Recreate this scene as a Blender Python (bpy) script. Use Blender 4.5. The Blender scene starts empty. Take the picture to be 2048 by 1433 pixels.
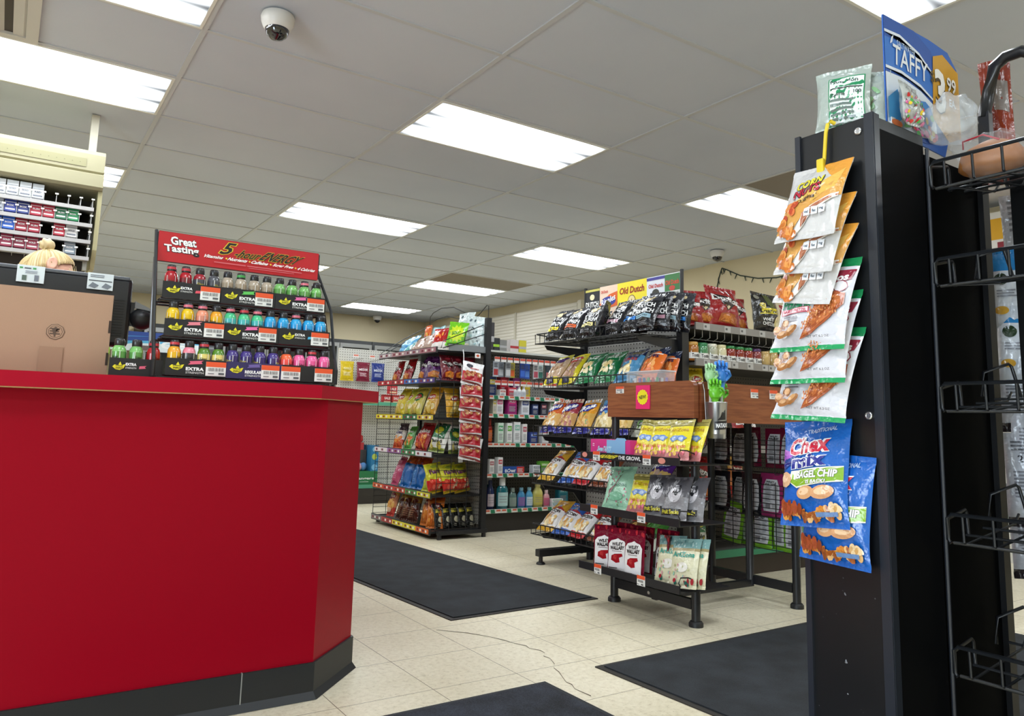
import bpy, bmesh, math, random
from mathutils import Vector, Matrix, noise, geometry
R = random.Random(7)
PI = math.pi
sc = bpy.context.scene
COL = sc.collection

# ---------------------------------------------------------------- camera, world, exposure
cd = bpy.data.cameras.new('camera')
cam = bpy.data.objects.new('camera', cd); COL.objects.link(cam); sc.camera = cam
YAW, PITCH, ROLL = 0.5884, 0.1353, 0.0262
fw = Vector((math.sin(YAW)*math.cos(PITCH), math.cos(YAW)*math.cos(PITCH), math.sin(PITCH)))
rt = Vector((math.cos(YAW), -math.sin(YAW), 0)); up = rt.cross(fw)
rt, up = math.cos(ROLL)*rt + math.sin(ROLL)*up, -math.sin(ROLL)*rt + math.cos(ROLL)*up
m = Matrix((rt, up, -fw)).transposed().to_4x4(); m.translation = (-0.6015, -2.8915, 0.8156)
cam.matrix_world = m
cd.sensor_fit = 'HORIZONTAL'; cd.sensor_width = 36; cd.lens = 1520.92/2048*36
cd.shift_x = -5.89/2048; cd.shift_y = -80.7/2048; cd.clip_start = 0.02; cd.clip_end = 60
w = bpy.data.worlds.new('world'); sc.world = w; w.use_nodes = True
w.node_tree.nodes['Background'].inputs[0].default_value = (0.8, 0.88, 1, 1)
w.node_tree.nodes['Background'].inputs[1].default_value = 0.15
sc.view_settings.view_transform = 'Standard'; sc.view_settings.look = 'None'
sc.view_settings.exposure = 1.06; sc.view_settings.gamma = 1; sc.view_settings.use_curve_mapping = False
c = sc.cycles; c.max_bounces = 6; c.diffuse_bounces = 3; c.glossy_bounces = 3; c.transmission_bounces = 4; c.transparent_max_bounces = 8
c.caustics_reflective = False; c.caustics_refractive = False
LAMP = 8.0      # strength of the fluorescent troffers

ld = bpy.data.lights.new('window_daylight', 'AREA'); ld.shape = 'RECTANGLE'; ld.size = 4.3; ld.size_y = 1.7
ld.energy = 150; ld.color = (.72, .86, 1)
wl = bpy.data.objects.new('window_daylight', ld); COL.objects.link(wl); wl.location = (-3.93, -3.3, 1.45); wl.rotation_euler = (0, -math.pi/2-.25, 0)

# ---------------------------------------------------------------- materials
MATS = {}
def lin(h):
    c = [int(h[i:i+2], 16)/255 for i in (0, 2, 4)]
    return tuple(x/12.92 if x <= .04045 else ((x+.055)/1.055)**2.4 for x in c) + (1,)
def M(h, r=.5, metal=0., bump=0., scale=60., trans=0., coat=0., alpha=1., spec=.5):
    k = (h, r, metal, bump, scale, trans, coat, alpha, spec)
    if k in MATS: return MATS[k]
    m = bpy.data.materials.new('paint_' + h); m.use_nodes = True
    nt = m.node_tree; b = nt.nodes['Principled BSDF']
    b.inputs['Base Color'].default_value = lin(h); b.inputs['Roughness'].default_value = r
    b.inputs['Metallic'].default_value = metal; b.inputs['Transmission Weight'].default_value = trans
    b.inputs['Coat Weight'].default_value = coat; b.inputs['Alpha'].default_value = alpha
    b.inputs['Specular IOR Level'].default_value = spec
    if bump:
        t = nt.nodes.new('ShaderNodeTexCoord'); n = nt.nodes.new('ShaderNodeTexNoise'); u = nt.nodes.new('ShaderNodeBump')
        n.inputs['Scale'].default_value = scale; n.inputs['Detail'].default_value = 3
        u.inputs['Strength'].default_value = bump; u.inputs['Distance'].default_value = .01
        nt.links.new(t.outputs['Object'], n.inputs['Vector']); nt.links.new(n.outputs[0], u.inputs['Height'])
        nt.links.new(u.outputs[0], b.inputs['Normal'])
    MATS[k] = m
    return m
def film(h): return M(h, .2, 0, .6, 30., 0, .25)            # printed crinkly bag film
def card(h): return M(h, .5)                                  # printed board
BLK = lambda: M('1b1c1f', .42)                                # black powder-coated steel
def nodes(name):
    m = bpy.data.materials.new(name); m.use_nodes = True
    nt = m.node_tree
    def N(t, **k):
        n = nt.nodes.new('ShaderNode' + t)
        for a, v in k.items(): setattr(n, a, v)
        return n
    def L(a, b, i=0): nt.links.new(a.outputs[i] if hasattr(a, 'outputs') else a, b)
    return m, nt, nt.nodes['Principled BSDF'], N, L
def ramp(n, stops):
    e = n.color_ramp.elements
    while len(e) < len(stops): e.new(.5)
    for x, (p, c) in zip(e, stops): x.position = p; x.color = lin(c)

def floor_material():
    m, nt, b, N, L = nodes('vinyl_tile')
    t = N('TexCoord'); n1 = N('TexNoise'); n2 = N('TexNoise'); n3 = N('TexNoise'); n1.inputs['Scale'].default_value = 55
    n1.inputs['Detail'].default_value = 5; n1.inputs['Roughness'].default_value = .7
    n2.inputs['Scale'].default_value = 1.3; n2.inputs['Detail'].default_value = 4
    n3.inputs['Scale'].default_value = 130; n3.inputs['Detail'].default_value = 2
    for n in (n1, n2, n3): L(t.outputs['Object'], n.inputs['Vector'])
    r1 = N('ValToRGB'); ramp(r1, [(.30, 'c8bc9e'), (.43, 'e2d8bd'), (.6, 'ede4cb')]); L(n1, r1.inputs[0])
    r2 = N('ValToRGB'); ramp(r2, [(.3, 'c9c2ae'), (.6, 'ffffff')]); L(n2, r2.inputs[0])
    r3 = N('ValToRGB'); ramp(r3, [(.27, '9a9078'), (.34, 'ffffff')]); L(n3, r3.inputs[0])
    mx = N('MixRGB', blend_type='MULTIPLY'); mx.inputs[0].default_value = .55; L(r1, mx.inputs[1]); L(r2, mx.inputs[2])
    m4 = N('MixRGB', blend_type='MULTIPLY'); m4.inputs[0].default_value = .5; L(mx, m4.inputs[1]); L(r3, m4.inputs[2])
    sx = N('SeparateXYZ'); L(t.outputs['Object'], sx.inputs[0])
    last = None
    for i, o in ((0, .5743), (1, -.4306)):
        a = N('Math', operation='ADD'); L(sx.outputs[i], a.inputs[0]); a.inputs[1].default_value = -o + 30.48 + .1524
        d = N('Math', operation='MODULO'); L(a, d.inputs[0]); d.inputs[1].default_value = .3048
        s = N('Math', operation='SUBTRACT'); L(d, s.inputs[0]); s.inputs[1].default_value = .1524
        q = N('Math', operation='ABSOLUTE'); L(s, q.inputs[0])
        c = N('Math', operation='LESS_THAN'); L(q, c.inputs[0]); c.inputs[1].default_value = .0012
        if last:
            x = N('Math', operation='MAXIMUM'); L(last, x.inputs[0]); L(c, x.inputs[1]); last = x
        else: last = c
    g = N('MixRGB'); L(last, g.inputs[0]); L(m4, g.inputs[1]); g.inputs[2].default_value = lin('6e6048')
    L(g, b.inputs['Base Color']); b.inputs['Roughness'].default_value = .38
    return m
def ceiling_material():
    m, nt, b, N, L = nodes('ceiling_board')
    t = N('TexCoord'); n = N('TexNoise'); n.inputs['Scale'].default_value = .9; n.inputs['Detail'].default_value = 5
    L(t.outputs['Object'], n.inputs['Vector'])
    r = N('ValToRGB'); ramp(r, [(.3, 'c0c7d3'), (.7, 'cbd1db')]); L(n, r.inputs[0]); L(r, b.inputs['Base Color'])
    n2 = N('TexNoise'); n2.inputs['Scale'].default_value = 220; L(t.outputs['Object'], n2.inputs['Vector'])
    u = N('Bump'); u.inputs['Strength'].default_value = .12; L(n2, u.inputs['Height']); L(u, b.inputs['Normal'])
    b.inputs['Roughness'].default_value = .9
    return m
def mat_material(c1='0f1215', c2='24292e', sc_=420):
    m, nt, b, N, L = nodes('carpet_pile')
    t = N('TexCoord'); n = N('TexNoise'); n.inputs['Scale'].default_value = sc_; n.inputs['Detail'].default_value = 3
    n2 = N('TexNoise'); n2.inputs['Scale'].default_value = 9; n2.inputs['Detail'].default_value = 6
    L(t.outputs['Object'], n.inputs['Vector']); L(t.outputs['Object'], n2.inputs['Vector'])
    a = N('Math', operation='ADD'); L(n, a.inputs[0]); L(n2, a.inputs[1])
    h = N('Math', operation='MULTIPLY'); L(a, h.inputs[0]); h.inputs[1].default_value = .5
    r = N('ValToRGB'); ramp(r, [(.38, c1), (.64, c2)]); L(h, r.inputs[0]); L(r, b.inputs['Base Color'])
    u = N('Bump'); u.inputs['Strength'].default_value = .6; L(n, u.inputs['Height']); L(u, b.inputs['Normal'])
    b.inputs['Roughness'].default_value = .95
    return m
def wood_material(c1, c2):
    m, nt, b, N, L = nodes('wood_laminate')
    t = N('TexCoord'); mp = N('Mapping'); mp.inputs['Scale'].default_value = (2, 2, 26)
    n = N('TexNoise'); n.inputs['Scale'].default_value = 4; n.inputs['Detail'].default_value = 6; n.inputs['Distortion'].default_value = .6
    L(t.outputs['Object'], mp.inputs[0]); L(mp, n.inputs['Vector'])
    r = N('ValToRGB'); ramp(r, [(.35, c1), (.62, c2)]); L(n, r.inputs[0]); L(r, b.inputs['Base Color'])
    b.inputs['Roughness'].default_value = .35
    return m
def peg_material(base='b9b8b2', hole='2a2a28', pitch=.0254, axes=(1, 2)):
    m, nt, b, N, L = nodes('pegboard')
    t = N('TexCoord'); sx = N('SeparateXYZ'); L(t.outputs['Object'], sx.inputs[0]); qs = []
    for i in axes:
        a = N('Math', operation='ADD'); L(sx.outputs[i], a.inputs[0]); a.inputs[1].default_value = 20*pitch*10
        d = N('Math', operation='MODULO'); L(a, d.inputs[0]); d.inputs[1].default_value = pitch
        s = N('Math', operation='SUBTRACT'); L(d, s.inputs[0]); s.inputs[1].default_value = pitch/2
        p = N('Math', operation='POWER'); L(s, p.inputs[0]); p.inputs[1].default_value = 2; qs.append(p)
    a = N('Math', operation='ADD'); L(qs[0], a.inputs[0]); L(qs[1], a.inputs[1])
    c = N('Math', operation='LESS_THAN'); L(a, c.inputs[0]); c.inputs[1].default_value = (pitch*.17)**2
    g = N('MixRGB'); L(c, g.inputs[0]); g.inputs[1].default_value = lin(base); g.inputs[2].default_value = lin(hole)
    L(g, b.inputs['Base Color']); b.inputs['Roughness'].default_value = .6
    return m
def lamp_material(k=1.):
    # prismatic diffuser over three fluorescent tubes running along local X
    m, nt, b, N, L = nodes('lamp_diffuser'); nt.nodes.remove(b)
    t = N('TexCoord'); sx = N('SeparateXYZ'); L(t.outputs['Object'], sx.inputs[0])
    a = N('Math', operation='MULTIPLY'); L(sx.outputs[1], a.inputs[0]); a.inputs[1].default_value = 2*PI/.19
    c = N('Math', operation='COSINE'); L(a, c.inputs[0])
    x = N('Math', operation='ABSOLUTE'); L(sx.outputs[0], x.inputs[0])
    f = N('MapRange'); L(x, f.inputs[0])
    for i, v in enumerate((.38, .585, 1., .16)): f.inputs[i+1].default_value = v
    g = N('MapRange'); L(c, g.inputs[0])
    for i, v in enumerate((-1., 1., .09, 1.55)): g.inputs[i+1].default_value = v
    p = N('Math', operation='MULTIPLY'); L(f, p.inputs[0]); L(g, p.inputs[1])
    q = N('Math', operation='MULTIPLY'); L(p, q.inputs[0]); q.inputs[1].default_value = LAMP*k
    e = N('Emission'); e.inputs[0].default_value = (.90, .955, 1, 1); L(q, e.inputs[1])
    L(e, nt.nodes['Material Output'].inputs[0])
    return m

# ---------------------------------------------------------------- mesh builder
class MB:
    def __init__(s): s.v = []; s.f = []; s.m = []; s.s = []; s.mats = []
    def mi(s, mat):
        if mat not in s.mats: s.mats.append(mat)
        return s.mats.index(mat)
    def add(s, vs, fs, mat, smooth=False):
        o = len(s.v); s.v += [tuple(v) for v in vs]; k = s.mi(mat)
        for f in fs: s.f.append([i+o for i in f]); s.m.append(k); s.s.append(smooth)
        return s
    def box(s, x0, x1, y0, y1, z0, z1, mat, bev=0.):
        if bev <= 0:
            vs = [(x, y, z) for z in (z0, z1) for y in (y0, y1) for x in (x0, x1)]
            return s.add(vs, [(0, 2, 3, 1), (4, 5, 7, 6), (0, 1, 5, 4), (2, 6, 7, 3), (0, 4, 6, 2), (1, 3, 7, 5)], mat)
        b = bmesh.new(); bmesh.ops.create_cube(b, size=1)
        bmesh.ops.scale(b, vec=(x1-x0, y1-y0, z1-z0), verts=b.verts)
        bmesh.ops.translate(b, vec=((x0+x1)/2, (y0+y1)/2, (z0+z1)/2), verts=b.verts)
        bmesh.ops.bevel(b, geom=b.edges[:], offset=bev, segments=2, affect='EDGES', profile=.5)
        s.bm(b, mat); return s
    def bm(s, b, mat, smooth=False):
        b.verts.index_update()
        s.add([v.co[:] for v in b.verts], [[v.index for v in f.verts] for f in b.faces], mat, smooth); b.free(); return s
    def tube(s, path, r, mat, n=6, caps=True, closed=False):
        P = [Vector(p) for p in path]; rings = []; N_ = len(P)
        for i, p in enumerate(P):
            if closed: a, c = P[i-1], P[(i+1) % N_]
            else: a, c = P[max(i-1, 0)], P[min(i+1, N_-1)]
            d = (c-a).normalized()
            h = Vector((0, 0, 1)) if abs(d.z) < .9 else Vector((1, 0, 0))
            x = d.cross(h).normalized(); y = d.cross(x)
            rr = r[i] if isinstance(r, (list, tuple)) else r
            rings.append([p + rr*(math.cos(t)*x + math.sin(t)*y) for t in [2*PI*(k+.5)/n for k in range(n)]])
        vs = [v for q in rings for v in q]; fs = []
        for i in range(N_ if closed else N_-1):
            j = (i+1) % N_
            for k in range(n): fs.append((i*n+k, i*n+(k+1) % n, j*n+(k+1) % n, j*n+k))
        if caps and not closed: fs += [tuple(range(n)), tuple(range((N_-1)*n, N_*n))[::-1]]
        return s.add(vs, fs, mat, n > 6)
    def lathe(s, prof, mat, n=16, c=(0, 0, 0), cap=True, sx=1., sy=1.):
        vs = [(c[0]+sx*r*math.cos(2*PI*k/n), c[1]+sy*r*math.sin(2*PI*k/n), c[2]+z) for r, z in prof for k in range(n)]
        fs = [(i*n+k, i*n+(k+1) % n, (i+1)*n+(k+1) % n, (i+1)*n+k) for i in range(len(prof)-1) for k in range(n)]
        s.add(vs, fs, mat, True)
        if cap:
            L_ = len(prof)-1
            s.add(vs[:n], [tuple(range(n))[::-1]], mat); s.add(vs[L_*n:], [tuple(range(n))], mat)
        return s
    def prism(s, pts, z0, z1, mat):
        n = len(pts)
        vs = [(x, y, z0) for x, y in pts] + [(x, y, z1) for x, y in pts]
        return s.add(vs, [tuple(range(n))[::-1], tuple(range(n, 2*n))] + [(i, (i+1) % n, n+(i+1) % n, n+i) for i in range(n)], mat)
    def slab(s, pts, axis, a0, a1, mat):
        # polygon pts in the plane across AXIS, given thickness a0..a1
        def at(p, a):
            return (a, p[0], p[1]) if axis == 'x' else (p[0], a, p[1])
        n = len(pts); vs = [at(p, a0) for p in pts] + [at(p, a1) for p in pts]
        return s.add(vs, [tuple(range(n))[::-1], tuple(range(n, 2*n))] + [(i, (i+1) % n, n+(i+1) % n, n+i) for i in range(n)], mat)
    def mesh(s, name):
        me = bpy.data.meshes.new(name); me.from_pydata(s.v, [], s.f)
        for x in s.mats: me.materials.append(x)
        me.polygons.foreach_set('material_index', s.m); me.polygons.foreach_set('use_smooth', s.s); me.update()
        return me
    def build(s, name, parent=None, **k): return link(name, s.mesh(name), parent, **k)
def link(name, me, parent=None, loc=None, rot=None, scale=None):
    o = bpy.data.objects.new(name, me); COL.objects.link(o)
    if parent is not None: o.parent = parent
    if loc is not None: o.location = loc
    if rot is not None: o.rotation_euler = rot
    if scale is not None: o.scale = scale if hasattr(scale, '__len__') else (scale,)*3
    return o
def tag(o, label=None, cat=None, group=None, kind=None):
    for k, v in (('label', label), ('category', cat), ('group', group), ('kind', kind)):
        if v: o[k] = v
    return o
def thing(name, label, cat, loc=(0, 0, 0), rot=(0, 0, 0), group=None):
    return tag(link(name, None, None, loc, rot), label, cat, group)
def struct(o): o['kind'] = 'structure'; return o
ORD = 'first second third fourth fifth sixth seventh eighth ninth tenth eleventh twelfth thirteenth fourteenth'.split()

# ---------------------------------------------------------------- print: shapes and lettering laid on a surface F(u, v, offset)
FONT = {}
def glyphs(t, bold):
    if (t, bold) in FONT: return FONT[t, bold]
    c = bpy.data.curves.new('lettering', 'FONT'); c.body = t; c.resolution_u = 2; c.offset = bold; c.fill_mode = 'FRONT'
    o = bpy.data.objects.new('lettering', c); me = bpy.data.meshes.new_from_object(o)
    bb = bmesh.new(); bb.from_mesh(me); bmesh.ops.triangulate(bb, faces=bb.faces[:])
    for lim in (.34, .22, .22):       # short edges, so that the lettering can follow a wrinkled bag
        bmesh.ops.subdivide_edges(bb, edges=[e for e in bb.edges if e.calc_length() > lim], cuts=1)
        bmesh.ops.triangulate(bb, faces=[q for q in bb.faces if len(q.verts) > 3])
    bb.verts.index_update(); v = [(p.co.x, p.co.y) for p in bb.verts]; f = [[p.index for p in q.verts] for q in bb.faces]; bb.free()
    bpy.data.objects.remove(o); bpy.data.curves.remove(c); bpy.data.meshes.remove(me)
    x0 = min(p[0] for p in v); x1 = max(p[0] for p in v); y0 = min(p[1] for p in v); y1 = max(p[1] for p in v)
    v = [((x-x0)/(x1-x0)-.5, (y-y0)/(y1-y0)-.5) for x, y in v]
    FONT[t, bold] = v, f
    return v, f
STEP = .0003
def draw(mb, F, art, mat=film, base=STEP):
    """art: ('q', corners, col) ('e', cx, cy, rx, ry, col[, rot]) ('p', pts, col) ('t', text, cx, cy, w, h, col[, bold, shear, rot]) ('b', cx, cy, w, h, n, cols, size) clusters"""
    k = base
    for a in art:
        k += STEP
        if a[0] == 'q':
            (p, q, r, s_), col = a[1], a[2]; nu = min(20, 2+int(16*max(abs(q[0]-p[0]), abs(r[0]-s_[0])))); nv = min(20, 1+int(16*max(abs(s_[1]-p[1]), abs(r[1]-q[1]))))
            vs = []
            for j in range(nv+1):
                for i in range(nu+1):
                    x, y = i/nu, j/nv
                    vs.append(F(*[(p[c]*(1-x)+q[c]*x)*(1-y)+(s_[c]*(1-x)+r[c]*x)*y for c in (0, 1)], k))
            mb.add(vs, [(j*(nu+1)+i, j*(nu+1)+i+1, (j+1)*(nu+1)+i+1, (j+1)*(nu+1)+i) for j in range(nv) for i in range(nu)], mat(col), True)
        elif a[0] in 'ep':
            if a[0] == 'e':
                cx, cy, rx, ry, col = a[1:6]; ro = a[6] if len(a) > 6 else 0; n = 18
                P = [(cx+rx*math.cos(t)*math.cos(ro)-ry*math.sin(t)*math.sin(ro), cy+rx*math.cos(t)*math.sin(ro)+ry*math.sin(t)*math.cos(ro)) for t in [2*PI*i/n for i in range(n)]]
            else:
                P, col = [], a[2]
                for p_, q_ in zip(a[1], a[1][1:]+a[1][:1]):
                    z_ = 1+int(8*math.hypot(q_[0]-p_[0], q_[1]-p_[1])); P += [(p_[0]+(q_[0]-p_[0])*i/z_, p_[1]+(q_[1]-p_[1])*i/z_) for i in range(z_)]
                n = len(P); cx = sum(p[0] for p in a[1])/len(a[1]); cy = sum(p[1] for p in a[1])/len(a[1])
            vs = [F(cx, cy, k)]; fs = []; nr = max(1, min(6, int(14*max(max(abs(x-cx), abs(y-cy)) for x, y in P))))
            if a[0] == 'e' and nr == 1: P = P[::2]; n = len(P)
            for j in range(1, nr+1): vs += [F(cx+(x-cx)*j/nr, cy+(y-cy)*j/nr, k) for x, y in P]
            for i in range(n):
                fs.append((0, 1+i, 1+(i+1) % n))
                for j in range(nr-1): fs.append((1+j*n+i, 1+(j+1)*n+i, 1+(j+1)*n+(i+1) % n, 1+j*n+(i+1) % n))
            mb.add(vs, fs, mat(col), True)
        elif a[0] == 't':
            t, cx, cy, w_, h_, col = a[1:7]; bold = a[7] if len(a) > 7 else .02; sh = a[8] if len(a) > 8 else 0; ro = a[9] if len(a) > 9 else 0
            v, f = glyphs(t, bold)
            vs = []
            for x, y in v:
                X, Y = x*w_+y*sh*h_, y*h_
                vs.append(F(cx+X*math.cos(ro)-Y*math.sin(ro), cy+X*math.sin(ro)+Y*math.cos(ro), k+.0002))
            mb.add(vs, f, mat(col), True)
        elif a[0] == 'b':
            cx, cy, w_, h_, n, cols, sz = a[1:8]; q = random.Random(int(cx*977+cy*331+n))
            sub = [('e', cx+(q.random()-.5)*w_, cy+(q.random()-.5)*h_, sz*(.7+.6*q.random()), sz*(.5+.5*q.random()), q.choice(cols), q.random()*3) for _ in range(n)]
            for i_, e in enumerate(sub): draw(mb, F, [e], mat, k-STEP+i_*.00008)
            k += .00008*n
        elif a[0] == 'l':      # rows of small print
            x0, x1, y0, y1, n, col = a[1:7]; hh = (y1-y0)/n*.5; q = random.Random(n)
            for i in range(n):
                y = y0+(y1-y0)*(i+.5)/n; e = x1-(x1-x0)*.35*q.random()
                draw(mb, F, [('q', ((x0, y-hh/2), (e, y-hh/2), (e, y+hh/2), (x0, y+hh/2)), col)], mat, k-STEP)
def flat(x0, x1, y, z0, z1): return lambda u, v, k=0: (x0+(x1-x0)*u, y-k, z0+(z1-z0)*v)           # faces -Y
def flatx(y0, y1, x, z0, z1): return lambda u, v, k=0: (x-k, y0+(y1-y0)*u, z0+(z1-z0)*v)          # faces -X
def wrap(r, z0, z1, a0=-PI*.95, a1=-PI*.05): return lambda u, v, k=0: ((r+k)*math.cos(a0+(a1-a0)*u), (r+k)*math.sin(a0+(a1-a0)*u), z0+(z1-z0)*v)

# ---------------------------------------------------------------- bags
def bag_mesh(name, w, h, d, bands, art, seed=0, pouch=False, seal=.06, nu=18, nv=26, crisp=1.1, bend=0.):
    """pillow bag standing on z=0, front to -Y; bands = [(top v, colour), ...] of the film from the bottom up"""
    mb = MB()
    def thick(u, v):
        s = seal; x = min(max((v-s)/(1-2*s), 0), 1)
        if pouch:
            x = min(max(v/(1-seal*2.4), 0), 1); pv = (1-x)**.75*min(1, .35+x*6)
        else: pv = max(math.sin(PI*x**.88), 0)**.6
        pu = max(4*u*(1-u), 0)**.55
        n = noise.noise(Vector((u*3.3+seed*7.1, v*3.7, seed*3.3)))+.5*noise.noise(Vector((u*8+seed, v*9, 5.)))
        fold = math.sin(u*34+4*noise.noise(Vector((u*3, v*2, seed+9.))))*(math.exp(-abs(v-s)*13)+math.exp(-abs(1-s-v)*13))
        rg = 1-2.2*abs(noise.noise(Vector((u*2.6+v*1.4+seed*2.7, v*3.4-u*1.2, seed*1.9+4.))))
        rg = max(rg, 0)**3
        return d/2*pv*pu*(1+.24*crisp*n-(.10 if pouch else .26)*crisp*rg)+d*.055*crisp*fold*pu*(0 if pouch else 1), pv
    def F(u, v, k=0, side=1):
        t, pv = thick(u, v)
        x = (u-.5)*w*(1-(.02 if pouch else .075)*pv)
        e = .0008*math.sin(v*h*1500) if (v < seal*.9 or v > 1-seal*.9) and not pouch else 0
        wob = d*.10*crisp*noise.noise(Vector((u*2.2, v*2.4, seed+3.)))
        return (x, -side*(t+k+(.0009 if k else 0))+e+wob+bend*(v-.5)**2, v*h)
    vs = []; fs = {}
    edges = sorted(set([i/nv for i in range(nv+1)]+[b[0] for b in bands]+[seal, 1-seal])); edges = [e for e in edges if 0 <= e <= 1]
    for side in (1, -1):
        vs = [F(i/nu, v, 0, side) for v in edges for i in range(nu+1)]; gr = {}
        for j in range(len(edges)-1):
            mid = (edges[j]+edges[j+1])/2; col = next(c for t, c in bands if mid <= t)
            for i in range(nu):
                q = (j*(nu+1)+i, j*(nu+1)+i+1, (j+1)*(nu+1)+i+1, (j+1)*(nu+1)+i)
                gr.setdefault(col, []).append(q if side == 1 else q[::-1])
        for col, f in gr.items(): mb.add(vs, f, film(col), True)
    # close the side edges
    L_ = [F(0, v, 0, s_) for v in edges for s_ in (1, -1)]; R_ = [F(1, v, 0, s_) for v in edges for s_ in (1, -1)]; c = bands[-1][1]
    q = [(2*j, 2*j+2, 2*j+3, 2*j+1) for j in range(len(edges)-1)]
    mb.add(L_, q, film(c), True); mb.add(R_, [f[::-1] for f in q], film(c), True)
    draw(mb, F, art)
    return mb.mesh(name)
MESH = {}
def put(kind, label, cat, group, loc, rz=0., lean=0., roll=0., scale=1., name=None):
    if kind not in MESH: MESH[kind] = KINDS[kind]()
    me = MESH[kind]
    o = link(name or me.name.split('.')[0], me, None, (loc[0], loc[1], loc[2]+(abs(math.sin(roll))*max(v.co.x for v in me.vertices)*scale if abs(rz+PI/2) > 1e-6 else 0)), None, scale)
    o.rotation_euler = (Matrix.Rotation(rz, 3, 'Z') @ Matrix.Rotation(-lean, 3, 'X') @ Matrix.Rotation(roll, 3, 'Y')).to_euler()
    return tag(o, label, cat, group)
KINDS = {}

# ================================================================ THE ROOM
CE = 2.5342
T_, S_ = 1.2192, .6096
struct(MB().add([(-4, -6, 0), (5.62, -6, 0), (5.62, 9.35, 0), (-4, 9.35, 0)], [(0, 1, 2, 3)], floor_material()).build('floor'))
wallm = M('d9cba8', .8, 0, .05, 90.)
struct(MB().box(-4, 5.72, 9.35, 9.45, 0, 2.75, wallm).build('wall_back'))
struct(MB().box(5.62, 5.72, -6, 9.35, 0, 2.75, wallm).build('wall_right'))
struct(MB().box(-4.1, -4, -6, 9.35, 0, 2.75, wallm).build('wall_left'))
struct(MB().box(-4, 5.62, -6.1, -6, 0, 2.75, wallm).build('wall_front'))
struct(MB().box(-4, 5.62, -6, 9.35, CE+.007, CE+.05, ceiling_material()).build('ceiling'))
fr = MB()
for y in (-5.5, -4.03, -2.57, -1.1): fr.box(-4.0, -3.95, y-.03, y+.03, .55, 2.35, M('9a9da0', .4, .6))
for z in (.55, 2.32): fr.box(-4.0, -3.95, -5.53, -1.07, z, z+.05, M('9a9da0', .4, .6))
struct(fr.build('window_1'))
g = MB(); gm = M('c2c5c8', .5)
for i in range(-3, 5): g.box(i*T_-.012, i*T_+.012, -6, 9.35, CE, CE+.02, gm)
for k in range(-9, 16): g.box(-4, 5.62, k*S_-.012, k*S_+.012, CE+.001, CE+.021, gm)
struct(g.build('trim_1'))
stain = M('8c8478', .9)
for i, k in ((3, 8), (3, 0)):
    tag(MB().box(i*T_+.013, (i+1)*T_-.013, k*S_+.013, (k+1)*S_-.013, CE+.003, CE+.0068, stain).build('ceiling_tile'),
        'dark dingy ceiling tile beside the fluorescent light, ' + ('deep in the store' if k else 'nearer the black display post'), 'ceiling tile')
lm = lamp_material()
lights = [(1, 1, 'above the aisle before the chip rack, largest whole panel'), (1, 5, 'second in the row over the energy shot display'), (1, 9, 'partly behind the end of the red display header'),
          (1, 13, 'over the dome camera by the back wall'), (3, 5, 'above the sign panel of the chip rack'), (3, 1, 'beside the hanging clip strip of snack bags'), (3, 9, 'next to the dark dingy tile deep inside'),
          (3, 13, 'far end of the row by the right wall'), (-1, 2, 'long panel above the cigarette rack, end by the runner'), (-1, 0, 'cut by the top edge near the large dome camera'), (-1, 5, 'peeking out behind the cigarette rack canopy'),
          (1, -3, 'above the taffy sign at the top edge'), (3, -3, 'out past the black display post'), (-1, -4, 'over the spot before the counter'), (-3, -1, 'beyond the counter end'), (1, -7, 'nearest the front wall'), (-1, -7, 'by the front wall corner'), (3, -7, 'front corner past the baskets'),
          (-3, 3, 'over the back counter'), (-3, 8, 'deep behind the counter'), (-1, 9, 'beyond the cigarette rack')]
for i, k, lab in lights:
    x, y = (i+.5)*T_, (k+.5)*S_
    t = thing('ceiling_light', 'fluorescent ceiling light ' + lab, 'ceiling light', (x, y, CE), group='recessed fluorescent ceiling lights')
    f = MB()
    for a in ((-.598, .598, -.293, -.279), (-.598, .598, .279, .293), (-.598, -.584, -.279, .279), (.584, .598, -.279, .279)): f.box(*a, -.004, .010, M('e4e4dc', .4))
    f.build('frame', t)
    MB().add([(-.584, -.279, 0), (-.584, .279, 0), (.584, .279, 0), (.584, -.279, 0)], [(0, 1, 2, 3)], lm).build('diffuser', t)

# ================================================================ COUNTER, MATS
red = M('92021a', .42, 0, 0, 60, 0, 0, 1., .12); redtop = M('a20824', .38, 0, 0, 60, 0, 0, 1., .15)
t = thing('service_counter', 'long red laminate checkout counter with black base and chamfered corner', 'counter')
body = [(-2.6, -.622), (.232, -.622), (.428, -.424), (.428, 2.4), (.16, 2.4), (.16, -.30), (-2.6, -.30)]
MB().prism(body, .095, .868, red).build('body', t)
kick = [(-2.6, -.629), (.235, -.629), (.436, -.427), (.436, 2.4), (.165, 2.4), (.165, -.295), (-2.6, -.295)]
MB().prism([(-2.6, -.31), (.17, -.31), (.17, 2.4), (-.15, 2.4), (-.15, .05), (-2.6, .05)], .72, .745, M('9a968c', .5)).build('added_bounce_shelf', t)  # unseen grey shelf, added behind a narrowed red top to reduce red bounce
kb = MB().prism(kick, .004, .1, M('191c1f', .5))
kb.add([(-2.6, -.629, .02), (.235, -.629, .02), (.436, -.427, .02), (.436, 2.4, .02), (-2.6, -.645, .001), (.24, -.645, .001), (.449, -.432, .001), (.449, 2.4, .001)],
       [(0, 1, 5, 4), (1, 2, 6, 5), (2, 3, 7, 6)], M('191c1f', .5))
kb.box(.026, .029, -.6305, -.62, .002, .101, M('8d8d88', .6)); kb.build('base_cove', t)
MB().prism([(-2.6, -.68), (.19, -.68), (.515, -.355), (.515, 2.4), (.12, 2.4), (.12, -.27), (-2.6, -.27)], .868, .907, redtop).build('countertop', t)
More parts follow.
